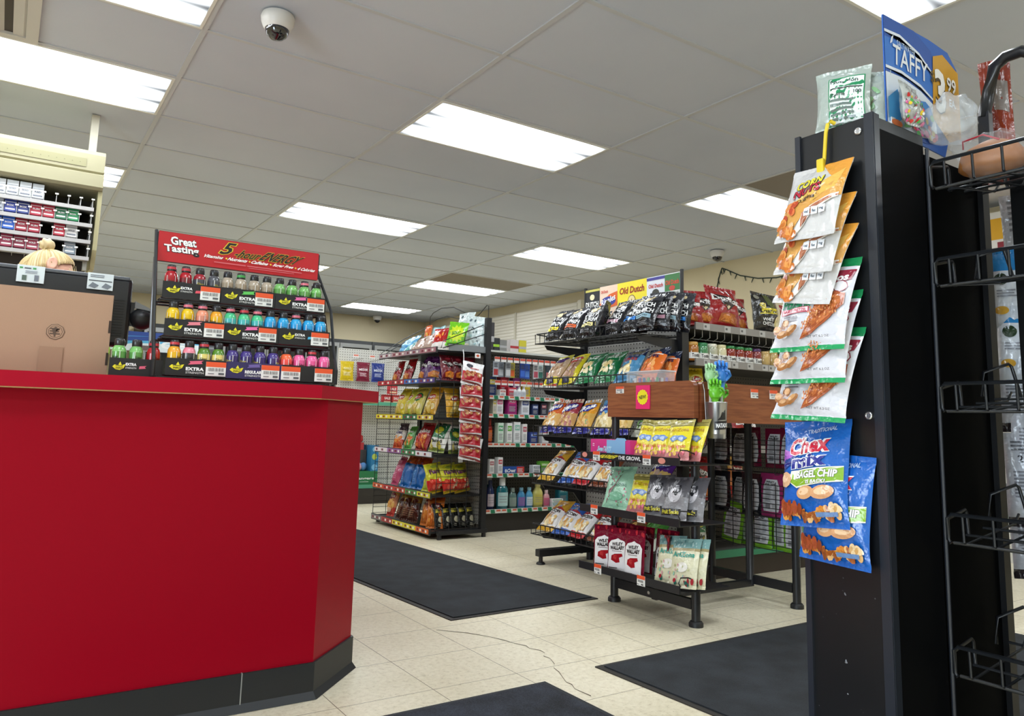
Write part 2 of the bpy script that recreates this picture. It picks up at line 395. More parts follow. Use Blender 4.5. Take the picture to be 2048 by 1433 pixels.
MB().prism([(-2.6, -.679), (.19, -.679), (.514, -.355), (.514, 2.39), (.4, 2.39), (.40, -.40), (.2, -.60), (-2.6, -.60)], .8655, .8685, M('b08b57', .6)).build('edge_strip', t)

def mat_(pts, label, m, edge):
    t = thing('floor_mat', label, 'floor mat')
    cx = sum(p[0] for p in pts)/4; cy = sum(p[1] for p in pts)/4
    MB().prism(pts, .0, .004, M(edge, .7)).build('rubber_border', t)
    def inset(p, d):
        v = Vector((cx-p[0], cy-p[1]))
        return (p[0]+(d if v.x > 0 else -d), p[1]+(d if v.y > 0 else -d))
    MB().prism([inset(p, .022) for p in pts], .0035, .0085, m).build('carpet', t)
mat_([(1.009, -.066), (1.807, -.045), (1.60, 3.2), (.80, 3.18)], 'dark charcoal runner mat along the counter toward the back aisle', mat_material(), '2a2623')
mat_([(1.145, -.815), (2.95, -.79), (2.97, -2.0), (1.185, -2.0)], 'wide charcoal mat running under the black post display', mat_material('101316', '272c31'), '29251f')
mat_([(-.5, -.87), (.909, -.853), (.915, -1.9), (-.5, -1.9)], 'speckled blue-black mat nearest the viewer before the counter', mat_material('0a0c10', '343944', 300), '16181d')
# crack across the floor tiles
cr = MB(); P = [(.893, -.156), (.978, -.250), (1.028, -.339), (1.050, -.40), (1.058, -.441), (1.082, -.50), (1.074, -.531), (1.095, -.57), (1.091, -.602), (1.066, -.63), (1.070, -.663), (1.047, -.719), (1.020, -.75), (1.010, -.793), (.970, -.882), (.972, -.91), (.955, -.946), (.960, -1.018)]
vs = []
for i, (x, y) in enumerate(P):
    wd = .0013+.0012*(i % 2); vs += [(x-wd, y-wd, .0006), (x+wd, y+wd, .0006)]
cr.add(vs, [(2*i, 2*i+1, 2*i+3, 2*i+2) for i in range(len(P)-1)], M('5a4d3a', .9))
struct(cr.build('trim_2'))

# ================================================================ CEILING FITTINGS
def dome(x, y, s, label):
    t = thing('dome_camera', label, 'security camera', (x, y, CE), group='dome security cameras on the ceiling')
    w_ = M('dcdad6', .4)
    MB().lathe([(.058*s, 0), (.062*s, -.012*s), (.060*s, -.03*s), (.052*s, -.05*s), (.045*s, -.058*s)], w_, 28).build('housing', t)
    MB().lathe([(.044*s, -.056*s), (.043*s, -.066*s), (.036*s, -.082*s), (.022*s, -.094*s), (.004*s, -.099*s)], M('15161a', .08, 0, 0, 60, 0, 1.), 24).build('dome_cover', t)
dome(.235, .275, 1.15, 'white dome security camera nearest the counter, over the checkout')
dome(5.12, 2.12, 1.1, 'white dome security camera by the wall of string lights')
dome(4.59, 9.12, 1.2, 'white dome security camera before the back wall')
t = thing('air_vent', 'white slotted ceiling air vent above the counter corner', 'air vent', (-.92, .92, CE))
v = MB(); vm = M('c9c6bd', .5)
for a in ((-.30, .30, -.29, -.25), (-.30, .30, .25, .29), (-.30, -.25, -.25, .25), (.25, .30, -.25, .25)): v.box(*a, -.012, .01, vm)
v.build('frame', t)
MB().box(-.25, .25, -.25, .25, .002, .009, M('4a453d', .8)).build('duct', t)
for i in range(6): MB().slab([(-.25+.09*i, -.006), (-.21+.09*i, -.006), (-.19+.09*i, .004), (-.23+.09*i, .004)], 'y', -.25, .25, vm).build('louver_blade', t)

# ================================================================ CHIP RACK WITH SIGN PANEL (faces -X)
def wires(mb, x0, x1, y0, y1, z, fh, tilt=0., pitch=.045, r=.003):
    """wire basket: front at x0, floor wires, front fence of height fh"""
    k = BLK()
    zb = lambda x: z+tilt*(x-x0)/(x1-x0)
    n = int((y1-y0)/pitch)
    for i in range(n+1):
        y = y0+(y1-y0)*i/n
        mb.tube([(x0, y, z+fh), (x0+.002, y, z), (x1, y, zb(x1))], r, k, 4)
    for f in (0, .33, .66, 1.):
        x = x0+(x1-x0)*f; mb.tube([(x, y0, zb(x)), (x, y1, zb(x))], r*1.4, k, 4)
    mb.tube([(x1, y0, zb(x1)+fh*.4), (x0+.02, y0, z+fh), (x0, y0+.015, z+fh), (x0, y1-.015, z+fh), (x0+.02, y1, z+fh), (x1, y1, zb(x1)+fh*.4)], r*1.5, k, 4)
    return mb
t = thing('chip_rack', 'black wire chip rack with pegboard back and snack sign panel on top', 'chip rack')
RK = [1.283, 1.012, .735, .455, .165]
peg = peg_material('a9a9a4', '24221f')
for y in (.03, .865):
    MB().box(2.425, 2.475, y-.022, y+.022, .03, 1.45, BLK()).build('post', t)
    MB().box(2.44, 2.455, y-.006, y+.006, 1.45, 1.672, BLK()).build('sign_pole', t)
MB().box(2.452, 2.462, .052, .845, .1, 1.42, peg).build('peg_panel', t)
for y in (.785, .1):
    b = MB().box(2.05, 2.47, y-.022, y+.022, .045, .085, BLK(), .003); b.lathe([(.012, .012), (.012, .046)], BLK(), 10, (2.075, y, 0)); b.lathe([(.026, 0), (.026, .008), (.018, .014)], BLK(), 12, (2.075, y, 0))
    b.lathe([(.02, 0), (.02, .05)], BLK(), 10, (2.44, y, 0)); b.build('base_foot', t)
for z in RK:
    wires(MB(), 2.06, 2.44, .03, .868, z, .058, .012).build('wire_shelf', t)
    for y in (.045, .853):
        MB().slab([(2.44, z-.004), (2.12, z-.004), (2.14, z-.03), (2.36, z-.062), (2.425, z-.14), (2.44, z-.14)], 'y', y-.003, y+.003, BLK()).build('bracket', t)
cards = [(.865, .72, '23242a', [('q', ((0, .93), (1, .93), (1, 1), (0, 1)), 'c8c060'), ('e', .5, .76, .16, .09, 'e9dfb6'), ('t', 'DUTCH', .5, .54, .86, .17, 'f2f2ee', .04), ('t', 'CRUNCH', .5, .33, .86, .16, 'f2f2ee', .04)]),
         (.72, .555, 'e8cdb6', [('p', [(0, .3), (1, .4), (1, .82), (.55, .76), (0, .5)], 'd9622a'), ('e', .5, .56, .42, .14, '2e3a92'), ('t', 'Ripples', .5, .57, .8, .24, 'ffffff', .02, .2, .2), ('t', 'Old Dutch', .28, .86, .4, .09, 'c8322a')]),
         (.555, .30, 'f0dc35', [('t', 'Old Dutch', .5, .78, .84, .2, '9c2118', .03, .1), ('e', .5, .46, .13, .17, '5a3020'), ('e', .5, .46, .115, .15, 'ecd9a0'), ('p', [(.45, .36), (.55, .36), (.5, .54)], '9c4a20')]),
         (.30, .155, 'dfe3ea', [('q', ((0, .92), (1, .92), (1, 1), (0, 1)), '423f92'), ('t', 'Old Dutch', .5, .76, .8, .11, 'c9302a', .03), ('e', .5, .56, .2, .11, '3a3a32'), ('q', ((.2, .38), (.8, .38), (.8, .47), (.2, .47)), '33402a'), ('t', 'BOLD', .5, .425, .4, .06, 'e6d84a')]),
         (.155, .04, 'e9ecea', [('q', ((0, .55), (1, .55), (1, 1), (0, 1)), '3f7a45'), ('t', 'Old Dutch', .5, .78, .9, .13, 'd8382c', .03), ('e', .5, .62, .2, .07, 'c8463a'), ('t', 'DILL PICKLE', .5, .46, .84, .1, '3a3a38'), ('t', 'chips', .5, .34, .5, .06, 'a8a68a')])]
for y0, y1, col, art in cards:
    b = MB().box(2.442, 2.45, y1, y0, 1.44, 1.66, card(col)); draw(b, flatx(y0, y1, 2.4415, 1.445, 1.655), art, card); b.build('sign_card', t)

# ================================================================ TALL END RACK WITH WIRE SIDES (faces -X)
t = thing('end_rack', 'tall black wire end rack of snacks with coloured shelf strips', 'snack rack')
SK = [(1.300, ['b7a9b4', 'b89098', 'a88f9c', 'b07a84']), (1.085, ['c0283a', 'b0303c', '3f6fc0', '56428a']), (.825, ['e9d82c', 'e8cf3a', '2f7a4a', 'e2c84a']),
      (.570, ['e6dce6', '9c6aa8', '3f8a5a', 'e9e9ee']), (.292, ['d8602c', 'c93030', 'c8402c', '3f8a40', 'e0d83a']), (.052, ['7a7478', 'b03a3a', 'e2d63a', 'e2d63a', 'd86a2c'])]
for y in (1.815, 2.83):
    MB().box(2.285, 2.325, y-.018, y+.018, .03, 1.56 if y < 2 else 1.40, BLK()).build('post', t)
    b = MB().box(1.95, 2.34, y-.02, y+.02, .03, .058, BLK(), .003)
    for x in (1.965, 2.32): b.lathe([(.016, 0), (.016, .032)], BLK(), 10, (x, y, 0))
    b.build('base_foot', t)
MB().box(2.306, 2.314, 1.83, 2.815, .08, 1.3, peg).build('peg_panel', t)
for z, cols in SK:
    b = MB().box(1.905, 2.3, 1.84, 2.80, z-.012, z+.002, BLK())
    b.box(1.895, 1.905, 1.83, 2.81, z-.022, z+.022, M('2a2a2c', .4)); sh = b.build('shelf', t)
    n = len(cols); s = MB()
    for i, c in enumerate(cols):
        y1 = 2.80-.96*i/n; y0 = 2.80-.96*(i+1)/n
        s.box(1.891, 1.8955, y0, y1, z-.015, z+.017, card(c))
        draw(s, flatx(y1, y0, 1.8905, z-.015, z+.017), [('q', ((.12+.22*j, .25), (.24+.22*j, .25), (.24+.22*j, .75), (.12+.22*j, .75)), 'f2ece4' if j % 2 else '7a2030') for j in range(4)], card)
    s.build('price_strip', sh)
for y in (1.802, 2.84):
    b = MB()
    for i in range(24): z = .07+.044*i; b.tube([(1.92, y, z), (2.29, y, z)], .0024, BLK(), 4)
    for x in (1.92, 2.03, 2.16, 2.28): b.tube([(x, y, .06), (x, y, 1.09)], .0025, BLK(), 4)
    b.build('wire_side', t)
b = MB()
for pth in ([(2.28, 2.69, 1.38), (2.28, 2.69, 1.65), (2.28, 2.64, 1.68), (2.28, 2.5, 1.705), (2.28, 2.3, 1.69), (2.28, 2.12, 1.63)],
            [(2.28, 2.67, 1.60), (2.28, 2.55, 1.625), (2.28, 2.4, 1.63), (2.28, 2.2, 1.59)], [(2.28, 2.0, 1.56), (2.28, 1.91, 1.59), (2.28, 1.80, 1.65), (2.28, 1.775, 1.645), (2.28, 1.775, 1.45)],
            [(1.91, 2.82, 1.31), (1.92, 2.82, 1.335), (2.1, 2.80, 1.46), (2.27, 2.70, 1.57)], [(1.92, 2.81, 1.31), (2.10, 2.80, 1.43), (2.27, 2.70, 1.53)],
            [(1.92, 1.81, 1.31), (1.93, 1.80, 1.36), (2.25, 1.80, 1.50), (2.28, 1.80, 1.49), (2.28, 1.80, 1.35)], [(1.93, 1.80, 1.31), (2.28, 1.80, 1.44)], [(2.1, 1.80, 1.37), (2.11, 1.80, 1.435)]):
    b.tube(pth, .0032, BLK(), 6)
b.build('wire_rail', t)
b = MB().box(1.98, 2.285, 1.806, 1.81, 1.30, 1.345, M('8f9496', .4, .6)); b.build('perforated_shelf_edge', t)

# ================================================================ CANDY STAND WITH WOOD HEADER
t = thing('candy_stand', 'four-legged black candy stand with reddish wood header boards', 'candy stand')
k = BLK(); LX, LY = (1.852, 2.515), (-.108, -.612)
for x in LX:
    for y in LY:
        b = MB().lathe([(.0185, .02), (.0185, 1.0 if x < 2 else .84)], k, 14, (x, y, 0)); lg = b.build('leg', t)
        MB().lathe([(.030, 0), (.030, .014), (.024, .022)], M('141416', .5), 16, (x, y, 0)).build('foot_pad', lg)
for x in LX:
    b = MB().box(x-.012, x+.012, -.595, -.125, .065, .105, k)
    if x < 2: b.lathe([(.008, 0), (.007, .004)], M('c8c8c8', .3, 1), 12, (0, 0, 0)); b.v[-48:] = [(x-.012-p[2], -.35+p[0], .085+p[1]) for p in b.v[-48:]]
    b.build('stretcher', t)
MB().tube([(1.86, -.36, .07), (2.51, -.36, .07)], .022, k, 4).build('stretcher', t)
MB().tube([(2.5, -.36, .06), (2.5, -.36, .9)], .0185, k, 12).build('centre_post', t)
MB().box(1.84, 2.52, -.63, -.09, .835, .855, k).build('top_frame', t)
MB().box(1.845, 2.53, -.63, -.095, .93, .955, wood_material('6a2f1d', '8c4a30')).build('top_tray', t)
wd = wood_material('7a4026', '955834')
def arc(y0, y1, z0, z1, r):
    p = [(y0, z0), (y1, z0)]
    for i in range(6): a = PI/2*i/5; p.append((y1-r+r*math.cos(a), z1-r+r*math.sin(a)))
    for i in range(6): a = PI/2+PI/2*i/5; p.append((y0+r+r*math.cos(a), z1-r+r*math.sin(a)))
    return p
MB().slab(arc(-.645, -.095, .848, 1.006, .03), 'x', 1.812, 1.84, wd).build('header_board', t)
MB().slab(arc(1.845, 2.56, .832, 1.002, .02), 'y', -.655, -.632, wood_material('743a20', '8e502e')).build('header_board', t)
for z in (.652, .41, .152):
    b = MB().box(1.70, 2.0, -.668, -.04, z, z+.004, k); b.box(1.695, 1.702, -.67, -.038, z, z+.032, k); b.build('shelf', t)
    q = [(1.70, -.672, z+.03), (1.69, -.672, z+.045), (1.70, -.674, z+.065), (1.74, -.675, z+.062), (1.79, -.676, z+.045), (1.84, -.676, z+.075), (1.86, -.676, z+.10)]
    MB().tube(q, .0028, k, 6).build('end_wire', t)
for x, y0, y1, zz in ((2.535, -.62, -.1, .60), (2.535, -.62, -.1, .385), (2.535, -.62, -.1, .235)):
    b = MB()
    for i in range(8): b.tube([(x, y0, zz+.022*i), (x, y1, zz+.022*i)], .0024, k, 4)
    for i in range(5): y = y0+(y1-y0)*i/4; b.tube([(x, y, zz-.01), (x, y, zz+.17)], .0022, k, 4); b.tube([(x, y, zz-.01), (x+.1, y, zz-.01)], .0022, k, 4)
    b.tube([(x+.1, y0, zz-.01), (x+.1, y1, zz-.01)], .003, k, 4)
    b.build('wire_basket', t)
def pricetag(parent, F, name='price_tag'):
    b = MB(); c = [F(0, 0, .001), F(1, 0, .001), F(1, 1, .001), F(0, 1, .001)]; e = [F(0, 0, 0), F(1, 0, 0), F(1, 1, 0), F(0, 1, 0)]
    b.add(c+e, [(0, 1, 2, 3), (4, 5, 1, 0), (5, 6, 2, 1), (6, 7, 3, 2), (7, 4, 0, 3)], card('efeee9'))
    G = lambda u, v, k=0: F(u, v, k+.001)
    art = [('q', ((0, .64), (1, .64), (1, 1), (0, 1)), 'e2552a')]
    q = random.Random(3)
    x = .12
    while x < .9:
        wd_ = .012+.03*q.random(); art.append(('q', ((x, .34), (x+wd_, .34), (x+wd_, .58), (x, .58)), '4a4848')); x += wd_+.03
    art += [('q', ((.1, .12), (.4, .12), (.4, .2), (.1, .2)), '8a8888'), ('q', ((.62, .1), (.9, .1), (.9, .24), (.62, .24)), '55585a')]
    draw(b, G, art, card); return b.build(name, parent)
for z, ys in ((.652, (-.132, -.462)), (.41, (-.12, -.43)), (.152, (-.15, -.43))):
    for y in ys: pricetag(t, flatx(y, y-.048, 1.6945, z-.006, z+.036))
pricetag(t, flatx(-.155, -.21, 1.8115, .958, .99)); pricetag(t, flat(2.16, 2.21, -.656, .945, .985)); pricetag(t, flat(2.29, 2.345, -.656, .945, .985))
b = MB().box(1.8075, 1.8115, -.385, -.295, .885, .992, card('e8216f')); F = flatx(-.295, -.385, 1.807, .885, .992)
sq = [(.5+.36*(1+.1*(i % 2))*math.cos(2*PI*i/28), .5+.30*(1+.1*(i % 2))*math.sin(2*PI*i/28)) for i in range(28)]
draw(b, F, [('p', sq, 'f0e01c'), ('t', 'NEW!', .5, .5, .5, .16, '2a2a1c', .03, 0, .1)], card)
b.build('new_sign', t)
F = flatx(-.05, -.66, 1.6945, .654, .682)
for nm_, art in (('emblem', ('e', .035, .55, .03, .42, 'd88a7a')), ('slogan', ('t', 'ANSWER', .30, .5, .21, .6, 'efe23a', .02, .15)), ('slogan', ('t', 'THE GROWL', .535, .5, .24, .6, 'f2f2f0', .02)), ('emblem', ('e', .86, .5, .035, .45, 'd88a7a'))):
    b = MB(); draw(b, F, [art], card); b.build(nm_, t)

# ================================================================ GONDOLA SHELVING
def strip(parent, x0, x1, y, z, seed, h=.03):
    """shelf edge with green/white band and orange price tags"""
    b = MB().box(x0, x1, y, y+.006, z-h/2, z+h/2, card('dfe2da')); q = random.Random(seed); F = flat(x0, x1, y-.0005, z-h/2, z+h/2); L_ = x1-x0; art = []
    x = .02
    while x < L_-.06:
        if q.random() < .62: art.append(('q', ((x/L_, .05), ((x+.036)/L_, .05), ((x+.03)/L_, .95), ((x-.006)/L_, .95)), '1f7a55')); x += .044
        art += [('q', ((x/L_, .1), ((x+.04)/L_, .1), ((x+.04)/L_, .95), (x/L_, .95)), 'f0ece6'), ('q', (((x+.002)/L_, .45), ((x+.038)/L_, .45), ((x+.038)/L_, .9), ((x+.002)/L_, .9)), 'd96a50')]; x += .05
    draw(b, F, art, card); return b.build('price_strip', parent)
t = thing('medicine_gondola', 'long gondola shelving of boxed medicines behind the chip racks', 'shelving unit')
dk = M('2a2623', .5); pegd = peg_material('8e8c86', '22201d', axes=(0, 2)); sg = M('cfd0c8', .5)
MB().box(2.36, 4.6, 2.30, 2.33, .1, 1.36, pegd).build('peg_panel', t)
MB().box(2.36, 4.6, 1.99, 2.64, .0, .13, dk).build('base_kick', t)
for i, z in enumerate((1.0, .862, .645, .42, .16)):
    s = MB().box(2.36, 4.6, 1.975, 2.30, z-.025, z-.004, M('6a6c68', .5)).build('shelf', t); strip(s, 2.36, 4.6, 1.969, z-.01, i+3)
MB().box(2.36, 4.6, 2.1, 2.50, 1.345, 1.36, sg).build('shelf', t)
t = thing('snack_gondola', 'dark gondola shelving with wire-fronted top shelf behind the candy stand', 'shelving unit')
MB().box(2.5, 4.6, .44, .46, .1, 1.46, peg_material('55514b', '191715', axes=(0, 2))).build('peg_panel', t)  # shade between the shelves is put into the dark brownish board colour
MB().box(2.5, 4.6, .015, .88, 0, .125, M('2b2018', .5)).build('base_kick', t)
g2 = M('8b8782', .35)
for i, z in enumerate((1.365, 1.168, .70, .40, .145)):
    s = MB().box(2.49, 4.6, -.02, .44, z-.025, z-.01, M('5a5854', .5)); s.box(2.49, 4.6, -.03, -.02, z-.028, z+.012, g2 if i < 4 else M('2a7f5c', .5)); s = s.build('shelf', t)
    if i < 2:
        q = random.Random(i+5); F = flat(2.49, 4.6, -.0305, z-.026, z+.01); x = .06
        while x < 1.6:
            b = MB(); draw(b, F, [('q', ((x/2.11, .05), ((x+.05)/2.11, .05), ((x+.05)/2.11, .95), (x/2.11, .95)), 'b4b2ae'), ('q', (((x+.008)/2.11, .35), ((x+.024)/2.11, .35), ((x+.024)/2.11, .7), ((x+.008)/2.11, .7)), '5a5a58')], card); b.build('price_label', s); x += q.choice((.06, .13, .17))
b = MB()
for i in range(35): x = 2.5+.06*i; b.tube([(x, -.012, 1.36), (x, -.012, 1.30), (x, .02, 1.285)], .002, M('b9b9b6', .3, .8), 4)
b.tube([(2.5, .02, 1.29), (4.6, .02, 1.29)], .002, M('77777a', .3, .8), 4)
b.build('wire_divider', t)
t = thing('slat_panel_unit', 'tall cream slatted wall shelving panel against the far wall', 'wall shelving')
MB().box(5.50, 5.60, 4.75, 8.9, .0, 2.375, M('cfc9ba', .6)).build('panel', t)
b = MB()
for i in range(26): z = 1.2+.045*i; b.box(5.494, 5.5, 4.80, 8.9, z, z+.033, M('d9d4c8', .55))
b.build('slat_lining', t)
MB().box(5.47, 5.60, 4.69, 4.76, 0, 2.39, M('d6d0c0', .5)).build('end_upright', t)
MB().box(5.478, 5.494, 6.2, 6.24, 0, 2.38, M('c2bcab', .5)).build('upright', t)

# small end display beyond the counter corner
t = thing('peg_end_display', 'pale pegboard end display with hanging pouches beyond the counter', 'pegboard display')
MB().box(2.16, 3.1, 4.40, 4.43, .1, 1.50, peg_material('d3d2ca', '55534c', axes=(0, 2))).build('peg_panel', t)
MB().box(2.16, 3.1, 4.02, 4.43, 0, .14, M('34302c', .5)).build('base_kick', t)
for z in (.955, .165):
    s = MB().box(2.16, 3.1, 4.05, 4.40, z-.02, z-.006, sg); s.box(2.16, 3.1, 4.04, 4.05, z-.022, z+.012, M('5aa888', .5)); s.build('shelf', t)
b = MB()
for x in (2.30, 2.49, 2.68): b.tube([(x, 4.40, 1.385), (x, 4.10, 1.385)], .004, M('c8c8c4', .3, .8), 6)
b.build('hook_rail', t)

# ================================================================ COOLERS ALONG THE BACK WALL
for i in range(4):
    x = .9+i*1.12
    t = thing('beverage_cooler', 'glass door drink cooler on the back wall, ' + ORD[i] + ' from the counter end', 'cooler', group='coolers along the back wall')
    MB().box(x, x+1.11, 8.5, 9.34, 0, 2.02, M('2a2b2c', .5)).build('cabinet', t)
    for j in (0, 1):
        x0 = x+.02+j*.54; d = MB(); am = M('9a9c9c', .35, .7)
        for a in ((x0, x0+.53, .15, .2), (x0, x0+.53, 1.90, 1.96), (x0, x0+.04, .2, 1.9), (x0+.49, x0+.53, .2, 1.9)): d.box(a[0], a[1], 8.44, 8.5, a[2], a[3], am)
        dr = d.build('door', t)
        MB().box(x0+.04, x0+.49, 8.46, 8.468, .2, 1.9, M('1c2226', .08, 0, 0, 60, 0, .5)).build('glass', dr)
        MB().tube([(x0+.47, 8.42, .9), (x0+.47, 8.42, 1.3)], .01, M('333333', .4), 8).build('handle', dr)

# ================================================================ BAG KINDS
def kind(key, name, w, h, d, bands, art, **k): KINDS[key] = lambda: bag_mesh(name, w, h, d, bands, art, seed=sum(map(ord, key)) % 23, **k)
CHIP = ['e3b95c', 'd79a3c', 'efd08a']
def dutch(key, col, crumb='e6d2a8'):
    kind(key, 'chip_bag', .152, .23, .07, [(.1, '191a1e'), (.78, '1c1d22'), (1, '33343a')],
         [('e', .45, .80, .17, .075, crumb), ('e', .62, .86, .10, .05, 'cdbb90'), ('t', 'DUTCH', .5, .635, .72, .125, 'f4f4f2', .025), ('t', 'CRUNCH', .5, .46, .80, .125, 'f4f4f2', .025),
          ('q', ((.12, .27), (.86, .27), (.86, .36), (.12, .36)), col), ('t', 'kettle chips', .5, .315, .5, .04, '3a3a30'), ('l', .25, .8, .1, .2, 3, '77777a')])
for k_, c_ in (('dutch_yellow', 'e9d42c'), ('dutch_orange', 'd9602f'), ('dutch_cream', 'e6d98f'), ('dutch_pink', 'b98a9a'), ('dutch_blue', '2c7fd2'), ('dutch_pale', '8fb4c4')): dutch(k_, c_)
def popcornish(key, top, word, body, low): pass
def ripples(key, top, mid, crumbs):
    kind(key, 'chip_bag', .152, .225, .062, [(.16, '2b2f96'), (.52, crumbs[0]), (1, mid)],
         [('q', ((0, .88), (1, .88), (1, 1), (0, 1)), top), ('p', [(0, .1), (.3, .24), (.7, .24), (1, .1), (1, .55), (.6, .44), (.3, .48), (0, .4)], crumbs[0]), ('b', .5, .33, .75, .3, 14, crumbs, .085),
          ('e', .5, .70, .44, .12, '2f3796', .15), ('t', 'Ripples', .5, .70, .80, .2, 'ffffff', .045, .25, .15), ('l', .3, .7, .03, .12, 2, 'c9cbe6')])
ripples('ripples_orange', 'e6e2dc', 'e0672a', ['e2b46a', 'eed9ae', 'd99c48', 'f2ece0'])
ripples('ripples_maroon', 'e0c9b4', '9c3240', ['c89a5c', 'd6a86a', 'b3763a', 'a85a5a'])
ripples('ripples_amber', 'e9eef0', 'e39a25', ['d9a84e', 'e6bf6c', '6f8a3a', 'c98c34'])
ripples('ripples_blue', '6fa6d2', '4c93cf', ['e6cf92', 'dcc07a', 'f0e2b8'])
ripples('ripples_yellow', 'e6e05a', 'e9d52e', ['e2c274', 'd6ac50'])
ripples('ripples_purple', '8a5ab0', '5a2a88', ['e2c274', 'cbb0a0'])
def popc(key, film_, name, tail, word):
    kind(key, 'popcorn_bag', .15, .245, .062, [(.14, tail), (.5, 'e9e6e2'), (.62, 'f0efee'), (1, film_)],
         [('t', word, .5, .88, .62, .09, 'd8a060', .03, .1), ('e', .42, .74, .13, .07, name), ('e', .62, .72, .09, .06, '8c8c98'), ('p', [(0, .62), (.25, .69), (.75, .69), (1, .62), (1, .60), (.7, .66), (.3, .66), (0, .6)], 'a02c2c'),
          ('t', 'POPCORN', .5, .55, .74, .085, '3a2a26', .04), ('l', .3, .7, .44, .49, 1, 'b08a80'), ('b', .5, .28, .6, .22, 12, ['efd9a0', 'e6bf72', 'f4e8c4', 'd89c4a'], .1)])
popc('popcorn_gold', 'c9992c', 'e6c45a', 'd9a824', 'Dutch'); popc('popcorn_blue', '2a58a8', '3a86c8', '2a5fb8', 'Dutch')
popc('popcorn_red', 'b01f26', '8c8c98', 'c01c28', 'Dutch'); popc('popcorn_brown', '6a3a24', 'b08a60', '7c4028', 'Dutch')
def snack(key, film_, bands, art, w=.155, h=.24, d=.062, name='snack_bag', **k): kind(key, name, w, h, d, bands, art, **k)
snack('rings_purple', '', [(.18, 'd8ca2c'), (.55, 'c7a98c'), (.84, 'd3ba9c'), (1, 'c9c44c')], [('e', .5, .77, .42, .1, '5a3a7c', .15), ('b', .5, .44, .7, .4, 14, ['b88f6c', 'dcc0a0', 'a87a58'], .08), ('q', ((.28, .03), (.74, .03), (.74, .17), (.28, .17)), '3a2f58'), ('t', 'RINGS', .5, .1, .3, .07, 'e6e2f0')])
snack('pretzel_yellow', '', [(.18, 'd8ca2c'), (1, 'e0d02a')], [('p', [(.12, .18), (.85, .18), (.9, .7), (.5, .85), (.15, .7)], 'a8846c'), ('b', .5, .42, .55, .35, 14, ['8a5c40', 'c09a80', '6e4630'], .07), ('e', .5, .76, .38, .09, 'c23a3a', .1), ('t', 'Pretzels', .5, .76, .6, .08, 'f2f2f2', .03, .2), ('q', ((.3, .03), (.7, .03), (.7, .17), (.3, .17)), '2f3050')])
snack('curls_green', '', [(.2, '1c7a46'), (1, '156b3c')], [('b', .45, .42, .55, .34, 16, ['e6d49a', 'f2e6bc', 'd6bc78'], .09), ('t', '16', .62, .83, .24, .13, 'eef2ea', .03, .2), ('t', 'ounces', .55, .72, .5, .06, 'cfe0cc', .02, .2), ('l', .2, .7, .05, .14, 2, '9cc4a8')])
snack('sticks_blue', '', [(.2, '3f7fa8'), (.74, '4a86ae'), (1, '1c2440')], [('e', .55, .70, .3, .08, '20345c'), ('t', 'STICKS', .5, .6, .62, .09, 'b8342c', .04), ('b', .42, .38, .5, .3, 14, ['ead79c', 'f2e8c0', 'd9bf7c'], .085)])
snack('puffs_orange', '', [(.16, 'd9642a'), (.74, 'e0702c'), (1, '1b2340')], [('e', .5, .72, .34, .11, 'e06a28'), ('q', ((.1, .74), (.9, .70), (.9, .73), (.1, .77)), 'e9e2da'), ('b', .5, .4, .6, .36, 14, ['f09a4a', 'e98030', 'f4b06a'], .09), ('t', 'PUFFS', .5, .64, .6, .1, '2a2c50', .04, .1)])
snack('gourmet_brown', '', [(.2, '4a3420'), (1, '6b4a2a')], [('t', 'Dutch', .5, .84, .8, .14, 'e6d2b0', .03, .2), ('t', 'Gourmet', .5, .68, .8, .1, 'd8382c', .03, .15), ('b', .5, .36, .6, .3, 12, ['e6c890', 'c89a58'], .1)])
snack('sprout_green', '', [(.3, 'd8dccc'), (1, '4a8a3c')], [('b', .5, .5, .7, .5, 18, ['6aa84a', '3c7a34', '86b866'], .08), ('q', ((.2, .26), (.85, .26), (.85, .38), (.2, .38)), '2a4a2c'), ('t', 'PICKLE', .5, .32, .5, .07, 'eef0e6', .03)])
# end rack kinds
def tri(c='2a1414'): return [('p', [(.1, .74), (.95, .62), (.5, .42)], c)]
def corn(key, film_, acc, word='Doritos'):
    kind(key, 'tortilla_chip_bag', .17, .24, .075, [(.08, film_), (1, film_)], tri()+[('t', word, .5, .64, .86, .15, 'f4f2f0', .05, 0, -.1), ('p', [(.42, .52), (.62, .5), (.5, .36)], acc), ('p', [(.2, .12), (.8, .1), (.86, .3), (.5, .36), (.16, .28)], 'd9792c'), ('p', [(.32, .14), (.7, .1), (.56, .34)], 'efa64a'), ('e', .5, .84, .2, .05, acc), ('l', .62, .84, .06, .1, 1, 'f0e0c0')])
corn('tortilla_red', 'a81c22', 'd8352c'); corn('tortilla_purple', '5a2468', '8a4aa0'); corn('tortilla_maroon', '6c1a26', 'a8303c', 'Chips')
def lays(key, film_, ring, cup):
    kind(key, 'chip_bag', .175, .25, .08, [(1, film_)], [('e', .5, .62, .38, .15, cup, .1), ('e', .5, .62, .30, .10, ring, .1), ('t', "Lays", .5, .62, .46, .13, 'f8f4ee', .03, .2, .1), ('b', .5, .28, .66, .24, 10, ['f0d884', 'e6c45c', 'f6e8b0'], .12), ('l', .28, .72, .04, .09, 1, 'a08a30')])
lays('lays_yellow', 'e8cf2c', 'c0222c', 'f0e27a'); lays('lays_green', 'dcd05a', 'c0222c', '1f7a4a'); lays('lays_gold', 'dba52a', 'c0222c', 'e8c04a'); lays('lays_lime', 'c8cc3c', 'c0222c', 'e6e47a')
